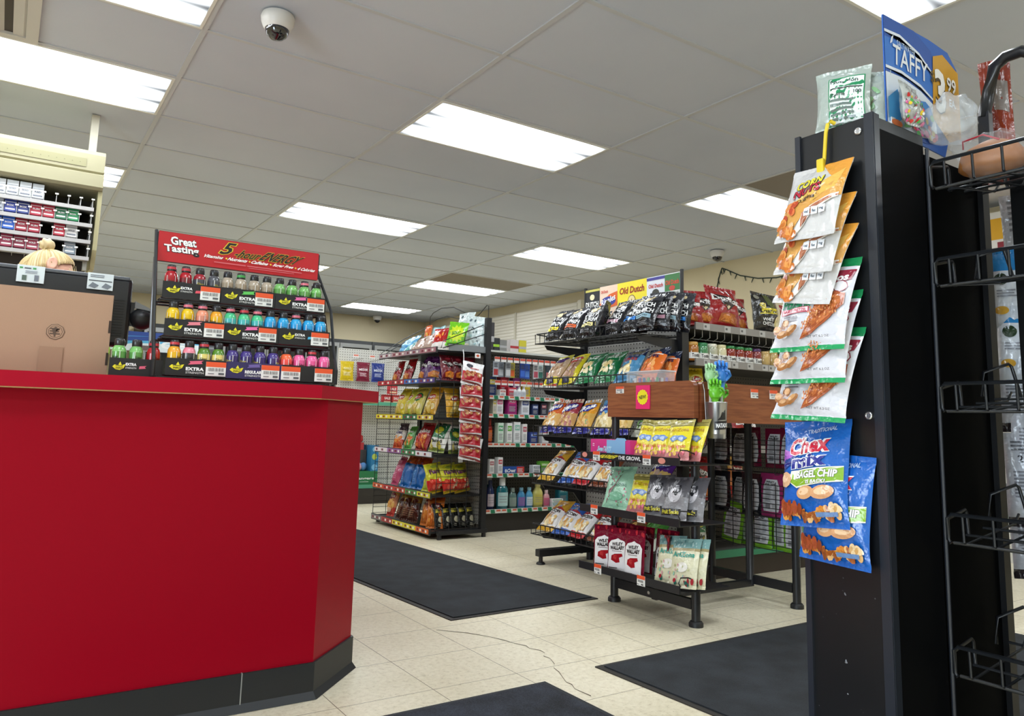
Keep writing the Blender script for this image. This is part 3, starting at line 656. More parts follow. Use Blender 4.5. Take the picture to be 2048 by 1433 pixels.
kind('munch_red', 'snack_bag', .19, .23, .09, [(.12, '9c1c20'), (1, 'b3242a')], [('t', 'Munchies', .5, .66, .88, .15, 'f6f0ea', .04, 0, .08), ('b', .5, .32, .7, .36, 18, ['e8792c', 'd8452a', 'efa24a', 'c83a24'], .1)])
kind('veggie_white', 'snack_bag', .16, .23, .07, [(.14, '8a9a44'), (1, 'e6e6dc')], [('p', [(.1, .45), (.9, .42), (.95, .92), (.1, .95)], '2c7a4a'), ('t', 'Baked', .5, .34, .6, .1, '2a3a2a', .03), ('b', .5, .2, .6, .16, 8, ['c8b84a', 'e0d27a'], .09), ('e', .5, .68, .26, .12, 'd8d83a')])
kind('cheese_orange', 'snack_bag', .16, .23, .07, [(.34, 'd84a24'), (.7, 'd9cfc4'), (1, '5a4a58')], [('b', .5, .28, .7, .3, 12, ['ee7a2c', 'f0a04a', 'd8542a'], .1), ('t', 'Cheez', .5, .62, .6, .14, '3a2a58', .04, .1)])
kind('cheese_green', 'snack_bag', .14, .22, .07, [(1, '5aa84a')], [('b', .5, .36, .7, .4, 14, ['ee8a2c', 'f0b04a', 'd8642a'], .1), ('t', 'Crunch', .5, .74, .7, .12, 'f4f4ee', .03, .1)])
kind('ring_blue', 'snack_bag', .16, .25, .075, [(.72, '1c6fc0'), (1, 'cf5a20')], [('q', ((.46, .02), (.54, .02), (.54, .8), (.46, .8)), '1860a8'), ('l', .1, .42, .2, .55, 7, '5a9ad8'), ('b', .5, .86, .8, .12, 6, ['e8742a', 'b84a1c'], .08)])
kind('puff_pink', 'snack_bag', .15, .24, .07, [(1, 'c84a74')], [('l', .15, .85, .2, .8, 10, 'e08aa8')])
kind('puff_lime', 'snack_bag', .15, .21, .065, [(.45, 'c3c83a'), (.7, '7a9a34'), (1, 'c8452a')], [('t', 'Hot', .5, .78, .5, .16, 'f0ead8', .04, .2), ('b', .5, .3, .7, .3, 12, ['e0d85a', 'a8c048'], .09)])
kind('funyun_yellow', 'snack_bag', .19, .24, .085, [(.1, 'd8b42a'), (.45, 'c82c24'), (1, 'd6d234')], [('p', [(.0, .18), (1, .22), (.9, .5), (.5, .42), (.1, .5)], 'd23328'), ('b', .5, .3, .7, .22, 12, ['f0c0a0', 'e8604a', 'f4d8b0'], .08), ('t', 'Flamin', .5, .72, .7, .16, '6a2a5a', .04, .1), ('e', .5, .88, .2, .05, '9aa83a')])
kind('frito_red', 'corn_chip_bag', .13, .24, .07, [(.3, 'c83a30'), (.72, 'e08a4a'), (1, 'e8b45a')], [('e', .5, .68, .36, .12, '8a1c24'), ('t', 'Fritos', .5, .68, .58, .1, 'f4ece0', .03, .1), ('b', .5, .4, .6, .3, 10, ['f0b860', 'd88a3a'], .1), ('e', .5, .2, .25, .08, 'e8c0a0')])
kind('frito_brown', 'corn_chip_bag', .13, .24, .06, [(.66, '4a2418'), (1, 'b08a2c')], [('e', .5, .72, .3, .08, '6a3020'), ('l', .2, .8, .15, .55, 6, '8a5a44')])
kind('frito_orange', 'corn_chip_bag', .14, .25, .075, [(.84, 'd8782c'), (1, 'c05a20')], [('e', .5, .68, .34, .1, '8a1c24'), ('t', 'Fritos', .5, .68, .5, .08, 'f4ece0', .03, .1), ('b', .5, .36, .7, .34, 16, ['f0a850', 'e8903a', 'c8641f'], .09)])
kind('dill_black', 'chip_bag', .13, .21, .05, [(1, '1f201e')], [('q', ((.06, .6), (.94, .66), (.94, .8), (.06, .76)), 'd8c84a'), ('e', .5, .34, .26, .12, 'd8d2b4'), ('t', 'dill', .5, .7, .4, .1, '2a2a20', .03, .2), ('l', .2, .8, .06, .18, 2, 'b0aea0'), ('q', ((.9, .1), (.99, .1), (.99, .9), (.9, .9)), 'cfd0cc')])
kind('pretzel_mini', 'pretzel_bag', .15, .155, .045, [(.16, 'e8e6e4'), (.56, 'b02430'), (1, 'ecebea')], [('b', .5, .44, .75, .22, 10, ['b06a3a', '8a4a24', 'd09a60'], .1), ('e', .3, .8, .16, .09, '3a3a44'), ('p', [(0, .1), (1, .0), (1, .08), (0, .16)], '8a3a3a'), ('t', 'Snaps', .55, .7, .4, .09, 'c02834', .03)], crisp=1.5)
# candy kinds
FLO = ['c8687a', '6a8a5a', 'd88a98']
kind('gummy_yellow', 'gummy_bag', .125, .185, .032, [(.2, 'd88a8a'), (.82, 'e6d52e'), (1, 'b8ac62')], [('q', ((.05, .84), (.95, .84), (.95, .86), (.05, .86)), '8a8040'), ('q', ((.05, .9), (.95, .9), (.95, .92), (.05, .92)), '8a8040'), ('t', 'AriZona', .5, .73, .76, .085, 'b87a1e', .01, .1), ('p', [(.12, .52), (.3, .58), (.7, .58), (.88, .52), (.7, .42), (.5, .47), (.3, .42)], '6a8ac4'), ('e', .36, .5, .1, .05, 'b0c4e0'), ('e', .64, .5, .1, .05, 'b0c4e0'), ('t', 'Fruit Snacks', .5, .32, .74, .08, 'e0703a', .03, .1), ('b', .5, .2, .7, .16, 10, ['e8928a', 'f0c05a', 'e66a7a'], .06)], nu=9, nv=14)
kind('gummy_mint', 'gummy_bag', .15, .20, .035, [(1, '9fcfae')], [('b', .3, .75, .5, .4, 20, FLO, .025), ('b', .7, .3, .5, .4, 20, FLO, .025), ('p', [(.2, .1), (.25, .4), (.5, .55), (.62, .8), (.5, .6), (.22, .42)], '8a5a5a'), ('t', 'AriZona', .55, .55, .6, .09, '5a8a74', .02, .2), ('e', .5, .28, .3, .1, '7cb894')], nu=9, nv=14)
kind('gummy_silver', 'gummy_bag', .135, .19, .04, [(.5, '8a888a'), (1, '58565a')], [('e', .5, .58, .26, .2, 'c4c0c4'), ('e', .46, .62, .14, .1, 'e6e2e4'), ('b', .5, .7, .8, .4, 10, ['2a2a2e', 'a8a6a8', '6a686c'], .08), ('q', ((.06, .1), (.8, .1), (.8, .24), (.06, .24)), '2e2c2c'), ('t', 'Fruit Snacks', .43, .17, .64, .09, 'e8dc4a', .03)], nu=9, nv=14, crisp=1.8)
kind('gummy_cream', 'gummy_bag', .14, .20, .035, [(.74, 'e2ddba'), (.8, 'b0a070'), (1, '8ab4b0')], [('b', .5, .9, .9, .12, 20, ['6a9c9a', 'b4d0cc'], .03), ('t', 'AriZona', .5, .66, .8, .11, '3fa08c', .03, .05), ('e', .5, .4, .22, .1, 'f0ece0'), ('b', .5, .32, .8, .3, 14, ['8ac0b0', 'd8a0a0', 'c8c890'], .035), ('b', .5, .1, .8, .08, 6, ['b0343c', '3a7a6a'], .06)], nu=9, nv=14)
def wallaby(key, film_, print_='7c1424', name='licorice_pouch', w=.118, h=.19):
    kind(key, name, w, h, .03, [(1, film_)], [('b', .5, .93, .9, .06, 6, ['7a1a28', 'c0303c'], .05), ('p', [(.08, .03), (.92, .03), (.92, .62), (.8, .70), (.6, .73), (.5, .76), (.4, .73), (.2, .70), (.08, .62)], 'f0eeec'),
          ('t', 'WILEY', .5, .63, .5, .075, '1e1c1c', .04, 0, .04), ('t', 'WALLABY', .5, .54, .66, .09, '1e1c1c', .05, 0, .03), ('l', .26, .74, .45, .48, 1, '88807c'),
          ('p', [(.24, .26), (.5, .2), (.66, .22), (.62, .32), (.78, .36), (.74, .42), (.4, .4), (.26, .36)], 'a01c24'), ('p', [(.34, .3), (.5, .27), (.52, .37), (.36, .38)], 'c03a38'), ('l', .14, .6, .07, .11, 1, '5a5452')], pouch=True, nu=9, nv=14)
wallaby('wallaby_red', '74122a')
def back(key, film_):
    kind(key, 'licorice_pouch', .115, .185, .024, [(1, film_)], [('p', [(.16, .12), (.84, .12), (.9, .3), (.86, .7), (.75, .86), (.25, .86), (.14, .7), (.1, .3)], 'd9d9da'), ('t', 'WILEY', .45, .8, .4, .045, '222222', .04), ('t', 'WALLABY', .45, .74, .5, .055, '222222', .04), ('l', .24, .55, .34, .70, 11, '9a9a9c'), ('l', .6, .8, .4, .70, 9, 'a4a4a6'),
          ('q', ((.26, .18), (.5, .18), (.5, .30), (.26, .30)), '8a8a8c'), ('q', ((.6, .2), (.78, .2), (.78, .3), (.6, .3)), 'b0b0b0')], pouch=True, nu=9, nv=14)
back('pouch_black', '1c1c22'); back('pouch_magenta', '9c2c62'); back('pouch_green', '74b02a'); back('pouch_maroon', '6c1430')

def put_row(items, kinds_, group, where, z, rz=-PI/2, lean=.55, x=None, scale=1.):
    pass

# ---------------------------------------------------------------- bags on the chip rack
W = -PI/2
G_ = 'chip bags on the rack with the sign panel'
top = [('dutch_yellow', .79, 'black chip bag with yellow band'), ('dutch_orange', .625, 'black chip bag with orange band'), ('dutch_cream', .47, 'black chip bag with cream band'),
       ('dutch_pink', .255, 'black chip bag with dusty pink band'), ('dutch_blue', .115, 'black chip bag with bright blue band')]
for kk, y, lab in top: put(kk, lab+', front row of the top chip rack shelf', 'chip bag', G_, (2.12, y, 1.298), W+.12*R.uniform(-1, 1), .55, R.uniform(-.05, .05))
put('dutch_pale', 'black chip bag with pale blue band at the top shelf corner', 'chip bag', G_, (2.13, -.015+.03, 1.30), W+.15, .5, 0)
put('dutch_cream', 'black chip bag turned sideways between the cream and pink banded ones', 'chip bag', G_, (2.13, .375, 1.298), W-.9, .35, 0, .9)
for i, (x, y, a, l_, kk) in enumerate([(2.215, -.01, -.35, .25, 'dutch_pink'), (2.30, .0, -.25, .2, 'dutch_pale'), (2.375, .0, -.4, .16, 'dutch_blue')]):
    put(kk, 'black chip bag seen edge-on, '+('nearest the pale blue one' if i == 0 else 'middle of the edge-on three' if i == 1 else 'closest to the rack post')+' on top shelf', 'chip bag', G_, (x, y-.005, 1.305), -.95+a, l_, .06*i, .95)
for i, (y, kk, c) in enumerate([(.70, 'dutch_orange', 'first'), (.54, 'dutch_pink', 'second'), (.34, 'dutch_yellow', 'third'), (.18, 'dutch_blue', 'fourth')]):
    put(kk, 'black chip bag in the back row of the top shelf, '+c+' from the aisle end', 'chip bag', G_, (2.265, y, 1.31), W+R.uniform(-.15, .15), .42, 0, .78)
for kk, y, x, lab in [('rings_purple', .785, 2.11, 'yellow snack bag with purple oval, end of the second shelf'), ('pretzel_yellow', .645, 2.12, 'yellow pretzel bag with red oval on the second shelf'), ('curls_green', .475, 2.12, 'green popcorn curl bag beside the yellow pretzel bag'),
                   ('curls_green', .305, 2.125, 'green popcorn curl bag beside the blue stick bag'), ('sticks_blue', .14, 2.12, 'blue and navy bag of corn sticks on the second shelf'), ('puffs_orange', -.0, 2.14, 'orange puff bag with navy top in front of the rack post'), ('puffs_orange', -.01, 2.28, 'orange and navy puff bag lying behind, against the rack post')]:
    put(kk, lab, 'snack bag', G_, (x, y, 1.028), W+R.uniform(-.1, .1), .68 if x < 2.2 else .5, -.12, .98 if x < 2.2 else .8)
for kk, y, lab in [('ripples_orange', .785, 'orange ridged chip bag'), ('ripples_maroon', .635, 'maroon ridged chip bag'), ('ripples_amber', .475, 'amber yellow ridged chip bag'), ('ripples_blue', .31, 'light blue ridged chip bag'), ('ripples_yellow', .15, 'yellow ridged chip bag by the stand leg')]:
    put(kk, lab+' on the third shelf of the chip rack', 'chip bag', G_, (2.10, y, .75), W+R.uniform(-.08, .08), .55, -.08, 1.)
put('sprout_green', 'green vegetable chip bag under the wood header, third shelf', 'chip bag', G_, (2.13, -.0+.02, .75), W, .6, 0, .9)
for kk, y, lab in [('popcorn_gold', .79, 'gold and white popcorn bag, end of the fourth shelf'), ('popcorn_blue', .585, 'blue and white popcorn bag on the fourth shelf'), ('popcorn_red', .47, 'red and white popcorn bag on the fourth shelf'), ('popcorn_brown', .31, 'brown and white popcorn bag on the fourth shelf'), ('ripples_purple', .02, 'purple ridged chip bag behind the candy stand')]:
    put(kk, lab, 'popcorn bag' if 'pop' in kk else 'chip bag', G_, (2.095 if y > .1 else 2.2, y, .473), W+R.uniform(-.1, .1), .8, -.06, 1.)
for kk, y, lab in [('popcorn_gold', .79, 'gold and white popcorn bag on the lowest shelf'), ('popcorn_blue', .64, 'blue and white popcorn bag on the lowest shelf'), ('popcorn_red', .50, 'red and white popcorn bag on the lowest shelf'), ('popcorn_brown', .34, 'brown and white popcorn bag on the lowest shelf'), ('gourmet_brown', .17, 'brown gourmet chip bag behind the red licorice pouches'), ('sprout_green', .03, 'green pickle chip bag behind the lowest candy shelf')]:
    put(kk, lab, 'popcorn bag' if 'pop' in kk else 'chip bag', G_, (2.095 if y > .2 else 2.16, y, .183), W+R.uniform(-.1, .1), .85, -.06, 1.)

# ---------------------------------------------------------------- bags on the tall end rack
G_ = 'snack bags on the tall end rack'
def erow(z, x, lst, lean=.35):
    for kk, y, lab, *o in lst:
        sc_ = o[0] if o else 1.; dz = o[1] if len(o) > 1 else 0
        put(kk, lab, 'snack bag', G_, (x, y, z+.006), W+R.uniform(-.12, .12)+dz, lean, R.uniform(-.05, .05), sc_)
erow(1.087, 1.99, [('tortilla_red', 2.70, 'red tortilla chip bag at the far end of the second shelf', .78), ('tortilla_red', 2.50, 'red tortilla chip bag beside the purple one', .82), ('tortilla_purple', 2.24, 'purple tortilla chip bag on the tall end rack', .82), ('tortilla_purple', 2.04, 'purple chip bag turned toward the rack side', .80, .7)])
erow(.827, 1.99, [('lays_yellow', 2.60, 'plain yellow potato chip bag on the third shelf', .92), ('lays_green', 2.32, 'yellow potato chip bag with green oval', .92), ('lays_gold', 2.10, 'gold potato chip bag at the shelf corner', .9, .2), ('lays_lime', 2.45, 'lime yellow potato chip bag half hidden behind the green oval one', .9)])
erow(.572, 1.99, [('cheese_orange', 2.60, 'orange and grey cheese snack bag, far end of fourth shelf', .9), ('cheese_green', 2.42, 'green bag of orange cheese crunch', .85), ('munch_red', 2.20, 'fat red mixed snack bag on the fourth shelf', .95), ('veggie_white', 1.96, 'white and green baked snack bag at the corner', 1., .3)])
erow(.294, 1.99, [('puff_pink', 2.62, 'pink snack bag next to the blue ones', .95), ('ring_blue', 2.45, 'blue snack bag with orange top, farther of the pair'), ('ring_blue', 2.24, 'blue snack bag with orange top, nearer of the pair', .98, .3), ('puff_lime', 2.06, 'small lime and red snack bag leaning at the corner', .9, .2)])
erow(.054, 1.975, [('frito_red', 2.64, 'red and peach corn chip bag, far end of the bottom shelf', .95), ('frito_brown', 2.48, 'dark brown corn chip bag next to the peach one', .85), ('frito_brown', 2.36, 'dark brown corn chip bag in the middle', .88, .4), ('frito_brown', 2.26, 'dark brown corn chip bag beside the orange ones', .9, .3), ('frito_orange', 2.06, 'upright orange corn chip bag on the bottom shelf', .95), ('frito_orange', 1.91, 'orange corn chip bag turned at the rack corner', .9, .8)], .3)
for i, (x, kk, z, lab, s_) in enumerate([(2.03, 'tortilla_maroon', 1.09, 'maroon chip bag behind side wires, nearest the front', .78), (2.13, 'tortilla_maroon', 1.09, 'maroon chip bag behind side wires and the pretzel strip', .78), (2.22, 'tortilla_maroon', 1.09, 'maroon chip bag behind side wires, by the post', .76),
      (2.10, 'lays_gold', .83, 'gold chip bag behind the side wires', .85), (2.23, 'lays_lime', .83, 'lime chip bag behind the side wires', .82), (2.12, 'veggie_white', .575, 'white and green bag behind the side wires', .85), (2.23, 'veggie_white', .575, 'white and green bag behind the wires by the post', .8),
      (1.985, 'funyun_yellow', .297, 'yellow and red snack bag, front of three behind wires', .86), (2.09, 'funyun_yellow', .297, 'yellow and red snack bag, middle of three behind wires', .84), (2.19, 'funyun_yellow', .297, 'yellow and red snack bag, rearmost of three behind wires', .84)]):
    put(kk, lab, 'snack bag', G_, (x, 1.885+.02*(i % 2), z), .25, .2, -.12 if 'fun' in kk else 0, s_)
for i in range(5): put('dill_black', 'slim black dill chip bag behind bottom wires, '+ORD[i]+' from the rack front', 'chip bag', G_, (2.0+.063*i, 1.875, .058), .55, .3, .12, .82)
# pile on the top shelf
kind('pack_sky', 'candy_bag', .15, .17, .06, [(1, '6fb2dc')], [('b', .5, .5, .8, .7, 10, ['bfe0f0', '3a86c8', 'dceaf2'], .1)], crisp=1.6)
kind('pack_teal', 'candy_bag', .15, .15, .04, [(1, '6fb8b8')], [('b', .5, .5, .8, .6, 8, ['d8ecec', '3a8a8a'], .09)])
kind('pack_orange', 'candy_bag', .11, .2, .05, [(.3, 'c86a20'), (1, 'e0621c')], [('b', .5, .4, .7, .5, 9, ['f0b03a', 'c8342a', 'f0d87a'], .09)], crisp=1.6)
kind('pack_aqua', 'candy_bag', .12, .18, .04, [(1, '8cc4cf')], [('q', ((.1, .4), (.9, .4), (.9, .6), (.1, .6)), 'c4e0e4')])
kind('pack_berry', 'candy_bag', .12, .16, .035, [(1, '94204a')], [('e', .5, .5, .26, .14, 'd8a0b4'), ('l', .2, .8, .15, .3, 2, 'c8708a')])
kind('pack_rose', 'candy_bag', .12, .17, .04, [(.5, 'd26a8a'), (1, 'b8c84a')], [('b', .5, .5, .7, .6, 8, ['f0d0dc', 'e8e05a'], .08)])
kind('pack_sour', 'candy_bag', .15, .19, .04, [(1, '6fbf1e')], [('p', [(.5+.46*(1 if i % 2 else .72)*math.cos(PI*i/12), .5+.38*(1 if i % 2 else .72)*math.sin(PI*i/12)) for i in range(24)], 'c8e02c'), ('t', 'SOUR', .5, .52, .5, .14, '2a8a2a', .05, 0, .1), ('q', ((.1, .02), (.9, .02), (.9, .1), (.1, .1)), '2a6a1a')])
kind('pack_white', 'candy_bag', .15, .2, .05, [(1, 'cfdcdc')], [('b', .5, .5, .8, .8, 12, ['e8f0f0', 'a8c4c8', '5a6a70'], .07)], crisp=1.8)
kind('pack_tan', 'candy_bag', .16, .16, .05, [(1, 'b89a8a')], [('b', .5, .5, .8, .7, 10, ['8a5a3a', 'e0cfc0', 'd89a4a'], .08)])
kind('pack_scarlet', 'candy_bag', .14, .2, .05, [(.3, 'e8e2da'), (1, 'b01c20')], [('q', ((.1, .1), (.9, .1), (.9, .2), (.1, .2)), 'e8e2da'), ('b', .5, .7, .6, .3, 6, ['e8702a', 'f0a04a'], .09)])
G_ = 'candy bags piled on the top of the end rack'
for kk, x, y, z, rz, ln, s_, lab in [('pack_sky', 2.02, 2.66, 1.318, W, .7, 1.2, 'crumpled sky blue candy bag at the far end of the pile'), ('pack_teal', 1.98, 2.50, 1.318, W, .9, 1.2, 'flat teal candy bag next to the sky blue one'),
      ('pack_tan', 1.97, 2.34, 1.318, W, .8, 1.2, 'tan and rose candy bag in front of the pile'), ('pack_tan', 1.97, 2.17, 1.318, W, .7, 1.2, 'tan candy bag beside the scarlet one'), ('pack_scarlet', 1.99, 1.98, 1.305, W+.6, .55, 1., 'scarlet candy bag with white stripe at the corner'),
      ('pack_orange', 2.13, 2.46, 1.35, W, .15, 1., 'upright orange candy bag above the pile'), ('pack_aqua', 2.13, 2.36, 1.35, W, .2, 1., 'pale aqua candy bag beside the upright orange one'), ('pack_aqua', 2.14, 2.26, 1.36, W, .2, .95, 'pale aqua candy bag touching the berry one'),
      ('pack_berry', 2.13, 2.16, 1.34, W, .25, 1., 'berry red candy bag in the middle of the pile'), ('pack_rose', 2.13, 2.07, 1.35, W, .3, 1., 'rose and lime candy bag'), ('pack_berry', 2.15, 1.97, 1.38, W, .25, .95, 'berry red candy bag behind the sour green one'),
      ('pack_sour', 2.06, 1.87, 1.33, W+.75, .3, 1., 'bright green sour candy bag with yellow starburst'), ('pack_white', 2.22, 1.90, 1.36, W+.8, .3, 1.1, 'silvery white candy bag by the post'), ('pack_white', 2.20, 2.02, 1.42, W+.3, .4, 1.05, 'silvery white candy bag on top of the pile'), ('pack_white', 2.21, 2.15, 1.43, W, .5, .9, 'silvery white candy bag at the back of the pile'), ('pack_white', 2.24, 1.86, 1.32, W+.9, .25, .85, 'small silvery bag resting on the perforated edge')]:
    put(kk, lab, 'candy bag', G_, (x, y, z), rz, ln, R.uniform(-.15, .15), s_)
# strip of pretzel bags hanging on the wires
t = thing('clip_strip', 'clear hanging clip strip holding the red and white pretzel bags', 'clip strip')
MB().tube([(2.09, 1.796, 1.31), (2.09, 1.785, 1.28), (2.095, 1.785, 1.2)], .004, M('d8d8d8', .3), 6).build('hook', t)
MB().box(2.08, 2.115, 1.7895, 1.792, .52, 1.2, M('cfd2d2', .3)).build('strip', t)
for i in range(7):
    put('pretzel_mini', 'red and white pretzel bag, '+ORD[i]+' from the top of the hanging strip', 'pretzel bag', 'pretzel bags on the clip strip', (2.128+.006*math.sin(i*2.), 1.732-.002*i, 1.045-.087*i), -.25+R.uniform(-.12, .12), .22, .10+R.uniform(-.08, .08), 1.08)
b = MB().box(2.19, 2.235, 1.794, 1.797, 1.258, 1.292, card('eceae6')); draw(b, flat(2.19, 2.235, 1.7935, 1.258, 1.292), [('e', .5, .5, .28, .25, 'c8502c')], card)
tag(b.build('shelf_tag'), 'small white tag with orange oval clipped below the perforated shelf edge', 'tag')

# ---------------------------------------------------------------- candy on the stand
G_ = 'gummy bags on the candy stand'
for i, (y, x, r_, lab) in enumerate([(-.385, 1.80, .06, 'yellow gummy bag next to the pink and blue carton'), (-.50, 1.785, -.08, 'yellow gummy bag in the middle of the upper candy shelf'), (-.615, 1.78, -.1, 'yellow gummy bag at the wire end of the upper shelf')]):
    put('gummy_yellow', lab, 'gummy bag', G_, (x-.045, y, .664), W+.1, .42, r_)
put('gummy_yellow', 'yellow gummy bag edge visible behind the front one by the end wire', 'gummy bag', G_, (1.785, -.652, .666), W-.25, .36, -.06)
put('gummy_mint', 'mint green gummy bag with blossom pattern', 'gummy bag', G_, (1.765, -.20, .422), W+.15, .42, -.06, 1.05)
put('gummy_yellow', 'yellow gummy bag on the middle shelf beside the mint one', 'gummy bag', G_, (1.765, -.345, .422), W+.1, .42, -.06)
for y, x, lab in ((-.475, 1.748, 'silver and black gummy bag beside the yellow one'), (-.595, 1.735, 'silver and black gummy bag at the wire end'), (-.648, 1.775, 'silver and black gummy bag behind, at the wire end')):
    put('gummy_silver', lab, 'gummy bag', G_, (x, y, .422), W+.1, .4, -.08)
for i, (y, x, rz) in enumerate([(-.135, 1.765, .3), (-.238, 1.755, .2), (-.362, 1.735, .0), (-.47, 1.79, -.35)]):
    put('wallaby_red', 'dark red licorice pouch with white front, '+ORD[i]+' from the far end of the lowest shelf', 'licorice pouch', 'red licorice pouches on the lowest candy shelf', (x, y, .158), W+rz, .12, -.05, 1.0 if i != 2 else 1.06)
for i, (y, x) in enumerate([(-.17, 1.84), (-.30, 1.84), (-.43, 1.86)]):
    put('wallaby_red', 'dark red licorice pouch in the back row, '+ORD[i]+' from the far end', 'licorice pouch', 'red licorice pouches on the lowest candy shelf', (x, y, .162), W+.1, .1, 0, 1.05)
for y, x, lab in ((-.545, 1.755, 'cream gummy bag beside the red licorice pouches'), (-.635, 1.745, 'cream gummy bag in front at the wire end'), (-.655, 1.775, 'cream gummy bag second from the front at the wire end')):
    put('gummy_cream', lab, 'gummy bag', G_, (x, y, .158), W+.12, .36, -.1)
b = MB().box(1.735, 1.86, -.34, -.065, .657, .742, card('d63384')); F = flatx(-.065, -.34, 1.7345, .657, .742)
draw(b, F, [('q', ((.42, 0), (.88, 0), (.88, 1), (.42, 1)), '86b4dc'), ('q', ((0, .0), (1, 0), (1, .12), (0, .12)), '3a2a6a'), ('t', 'SweeTARTS', .36, .5, .34, .3, 'b8e0f0', .04, .15), ('l', .06, .13, .6, .8, 2, 'f0c0d8'), ('e', .6, .2, .05, .14, 'e0b05a'), ('q', ((.3, .06), (.5, .06), (.5, .24), (.3, .24)), '2a2a5a')], card)
b.slab([(-.235, .74), (-.315, .74), (-.30, .752), (-.25, .752)], 'x', 1.735, 1.737, card('86b4dc'))
tag(b.build('candy_carton'), 'pink and light blue candy carton on the upper candy shelf', 'carton')
G_ = 'licorice pouches in the wire baskets of the candy stand'
for key, z, lab, n_ in (('pouch_maroon', .615, 'maroon', 3), ('pouch_black', .615, 'x', 0)):
    for i in range(n_): put('pouch_maroon', 'maroon licorice pouch with white back in the top wire basket, '+ORD[i]+' from the post', 'licorice pouch', G_, (2.565+.04*(i % 2), -.33-.11*i, .618), W+.001, .02, .05*(i-1), 1.05)
for i in range(2): put('pouch_black', 'black licorice pouch behind the top wires, '+ORD[i]+' from the far end', 'licorice pouch', G_, (2.565, -.13-.13*i, .618), W, .02, 0, 1.04)
for i in range(3): put('pouch_black', 'black licorice pouch in the middle basket, '+ORD[i]+' from the far end', 'licorice pouch', G_, (2.565+.042*(i % 2), -.125-.10*i, .387), W, .02, .0, 1.08)
for i in range(2): put('pouch_magenta', 'magenta licorice pouch, '+('beside the black ones' if i == 0 else 'half hidden by the blue snack bag'), 'licorice pouch', G_, (2.565, -.445-.135*i, .387), W, .02, .0, 1.12)
for i in range(5): put('pouch_green', 'bright green licorice pouch in the lowest basket, '+ORD[i]+' from the far end', 'licorice pouch', G_, (2.565+.04*(i % 2), -.19-.095*i, .228), W+.05*(i == 0), .02, .15 if i == 0 else 0, 1.08)

# ================================================================ ENERGY SHOT DISPLAY ON THE COUNTER
CT = .907
t = thing('energy_shot_display', 'three-tier wire display of energy shots with red header sign', 'counter display')
gw = M('8d9094', .35, .6)
for x in (-.264, .256):
    MB().tube([(x, -.55, CT+.005), (x-.004, -.53, 1.05), (x-.006, -.50, 1.262) if x < 0 else (.236, -.525, 1.14)], .005, gw if x < 0 else BLK(), 8).build('side_post', t)
    MB().tube([(x-.003, -.62, CT+.006), (x-.003, -.62, CT+.05), (x-.004, -.585, 1.03), (x-.006, -.55, 1.15), (x-.007, -.49, 1.345) if x < 0 else (.214, -.489, 1.29)], .005, BLK(), 6).build('side_post', t)
b = MB()
for y in (-.615, -.55, -.48): b.tube([(-.258, y, CT+.004), (.235, y, CT+.004)], .003, BLK(), 6)
for i in range(12): x = -.25+.043*i; b.tube([(x, -.618, CT+.006), (x, -.45, CT+.006)], .0025, BLK(), 4)
b.build('base_wires', t)
TIERS = [(-.61, CT+.012, -.232, .243), (-.575, 1.032, -.238, .237), (-.54, 1.143, -.246, .229)]
for y, z, x0, x1 in TIERS[1:]:
    b = MB()
    for yy in (y-.002, y+.06, y+.12): b.tube([(x0-.008, yy, z-.008), (x1+.006, yy, z-.008)], .0035, BLK(), 6)
    for i in range(10): x = x0+(x1-x0)*i/9; b.tube([(x, y-.002, z-.006), (x, y+.12, z-.006)], .0025, BLK(), 4)
    b.build('tier_shelf', t)
b = MB()
F = flat(-.270, .218, -.5045, 1.252, 1.342)
b.slab([(-.270+.006, 1.252), (.218-.006, 1.252), (.218, 1.258), (.218, 1.336), (.212, 1.342), (-.264, 1.342), (-.270, 1.336), (-.270, 1.258)], 'y', -.504, -.494, M('1a1a1c', .4))
RED = 'b8151e'
draw(b, F, [('q', ((.008, .01), (.992, .01), (.992, .99), (.008, .99)), RED), ('t', 'Great', .148, .72, .148, .30, '1a1214', .075, 0, .03), ('t', 'Tasting', .142, .42, .2, .32, '1a1214', .075, 0, .03), ('t', 'Great', .148, .725, .146, .28, 'f4f2f0', .035, 0, .03), ('t', 'Tasting', .142, .43, .195, .30, 'f4f2f0', .035, 0, .03),
            ('t', '5', .41, .70, .075, .46, 'd9b92e', .06, .12), ('t', '5', .41, .70, .062, .42, '141212', .02, .12), ('t', '-hour', .535, .58, .155, .3, 'd9b92e', .045, .15), ('t', '-hour', .535, .58, .15, .28, '141212', .02, .15),
            ('t', 'ENERGY', .745, .61, .245, .34, 'd9b92e', .045, .2), ('t', 'ENERGY', .745, .61, .24, .31, '141212', .025, .2),
            ('t', 'Vitamins', .325, .36, .115, .11, 'f4f2f0', .03, .15), ('e', .402, .355, .006, .03, 'e8c43a'), ('t', 'Nutrients', .472, .355, .115, .11, 'f4f2f0', .03, .15), ('e', .544, .35, .006, .03, 'e8c43a'), ('t', 'Caffeine', .608, .35, .105, .115, 'f4f2f0', .03, .15),
            ('e', .676, .345, .006, .03, 'e8c43a'), ('t', 'Sugar Free', .757, .335, .13, .13, 'f4f2f0', .03, .15), ('e', .838, .335, .006, .03, 'e8c43a'), ('t', '4 Calories', .91, .33, .115, .11, 'f4f2f0', .03, .15),
            ('q', ((.33, .17), (.52, .17), (.52, .2), (.33, .2)), 'd06a70'), ('q', ((.53, .17), (.88, .17), (.88, .2), (.53, .2)), 'd06a70'), ('q', ((.54, .11), (.83, .11), (.83, .13), (.54, .13)), 'd06a70')], card)
b.build('header_sign', t)
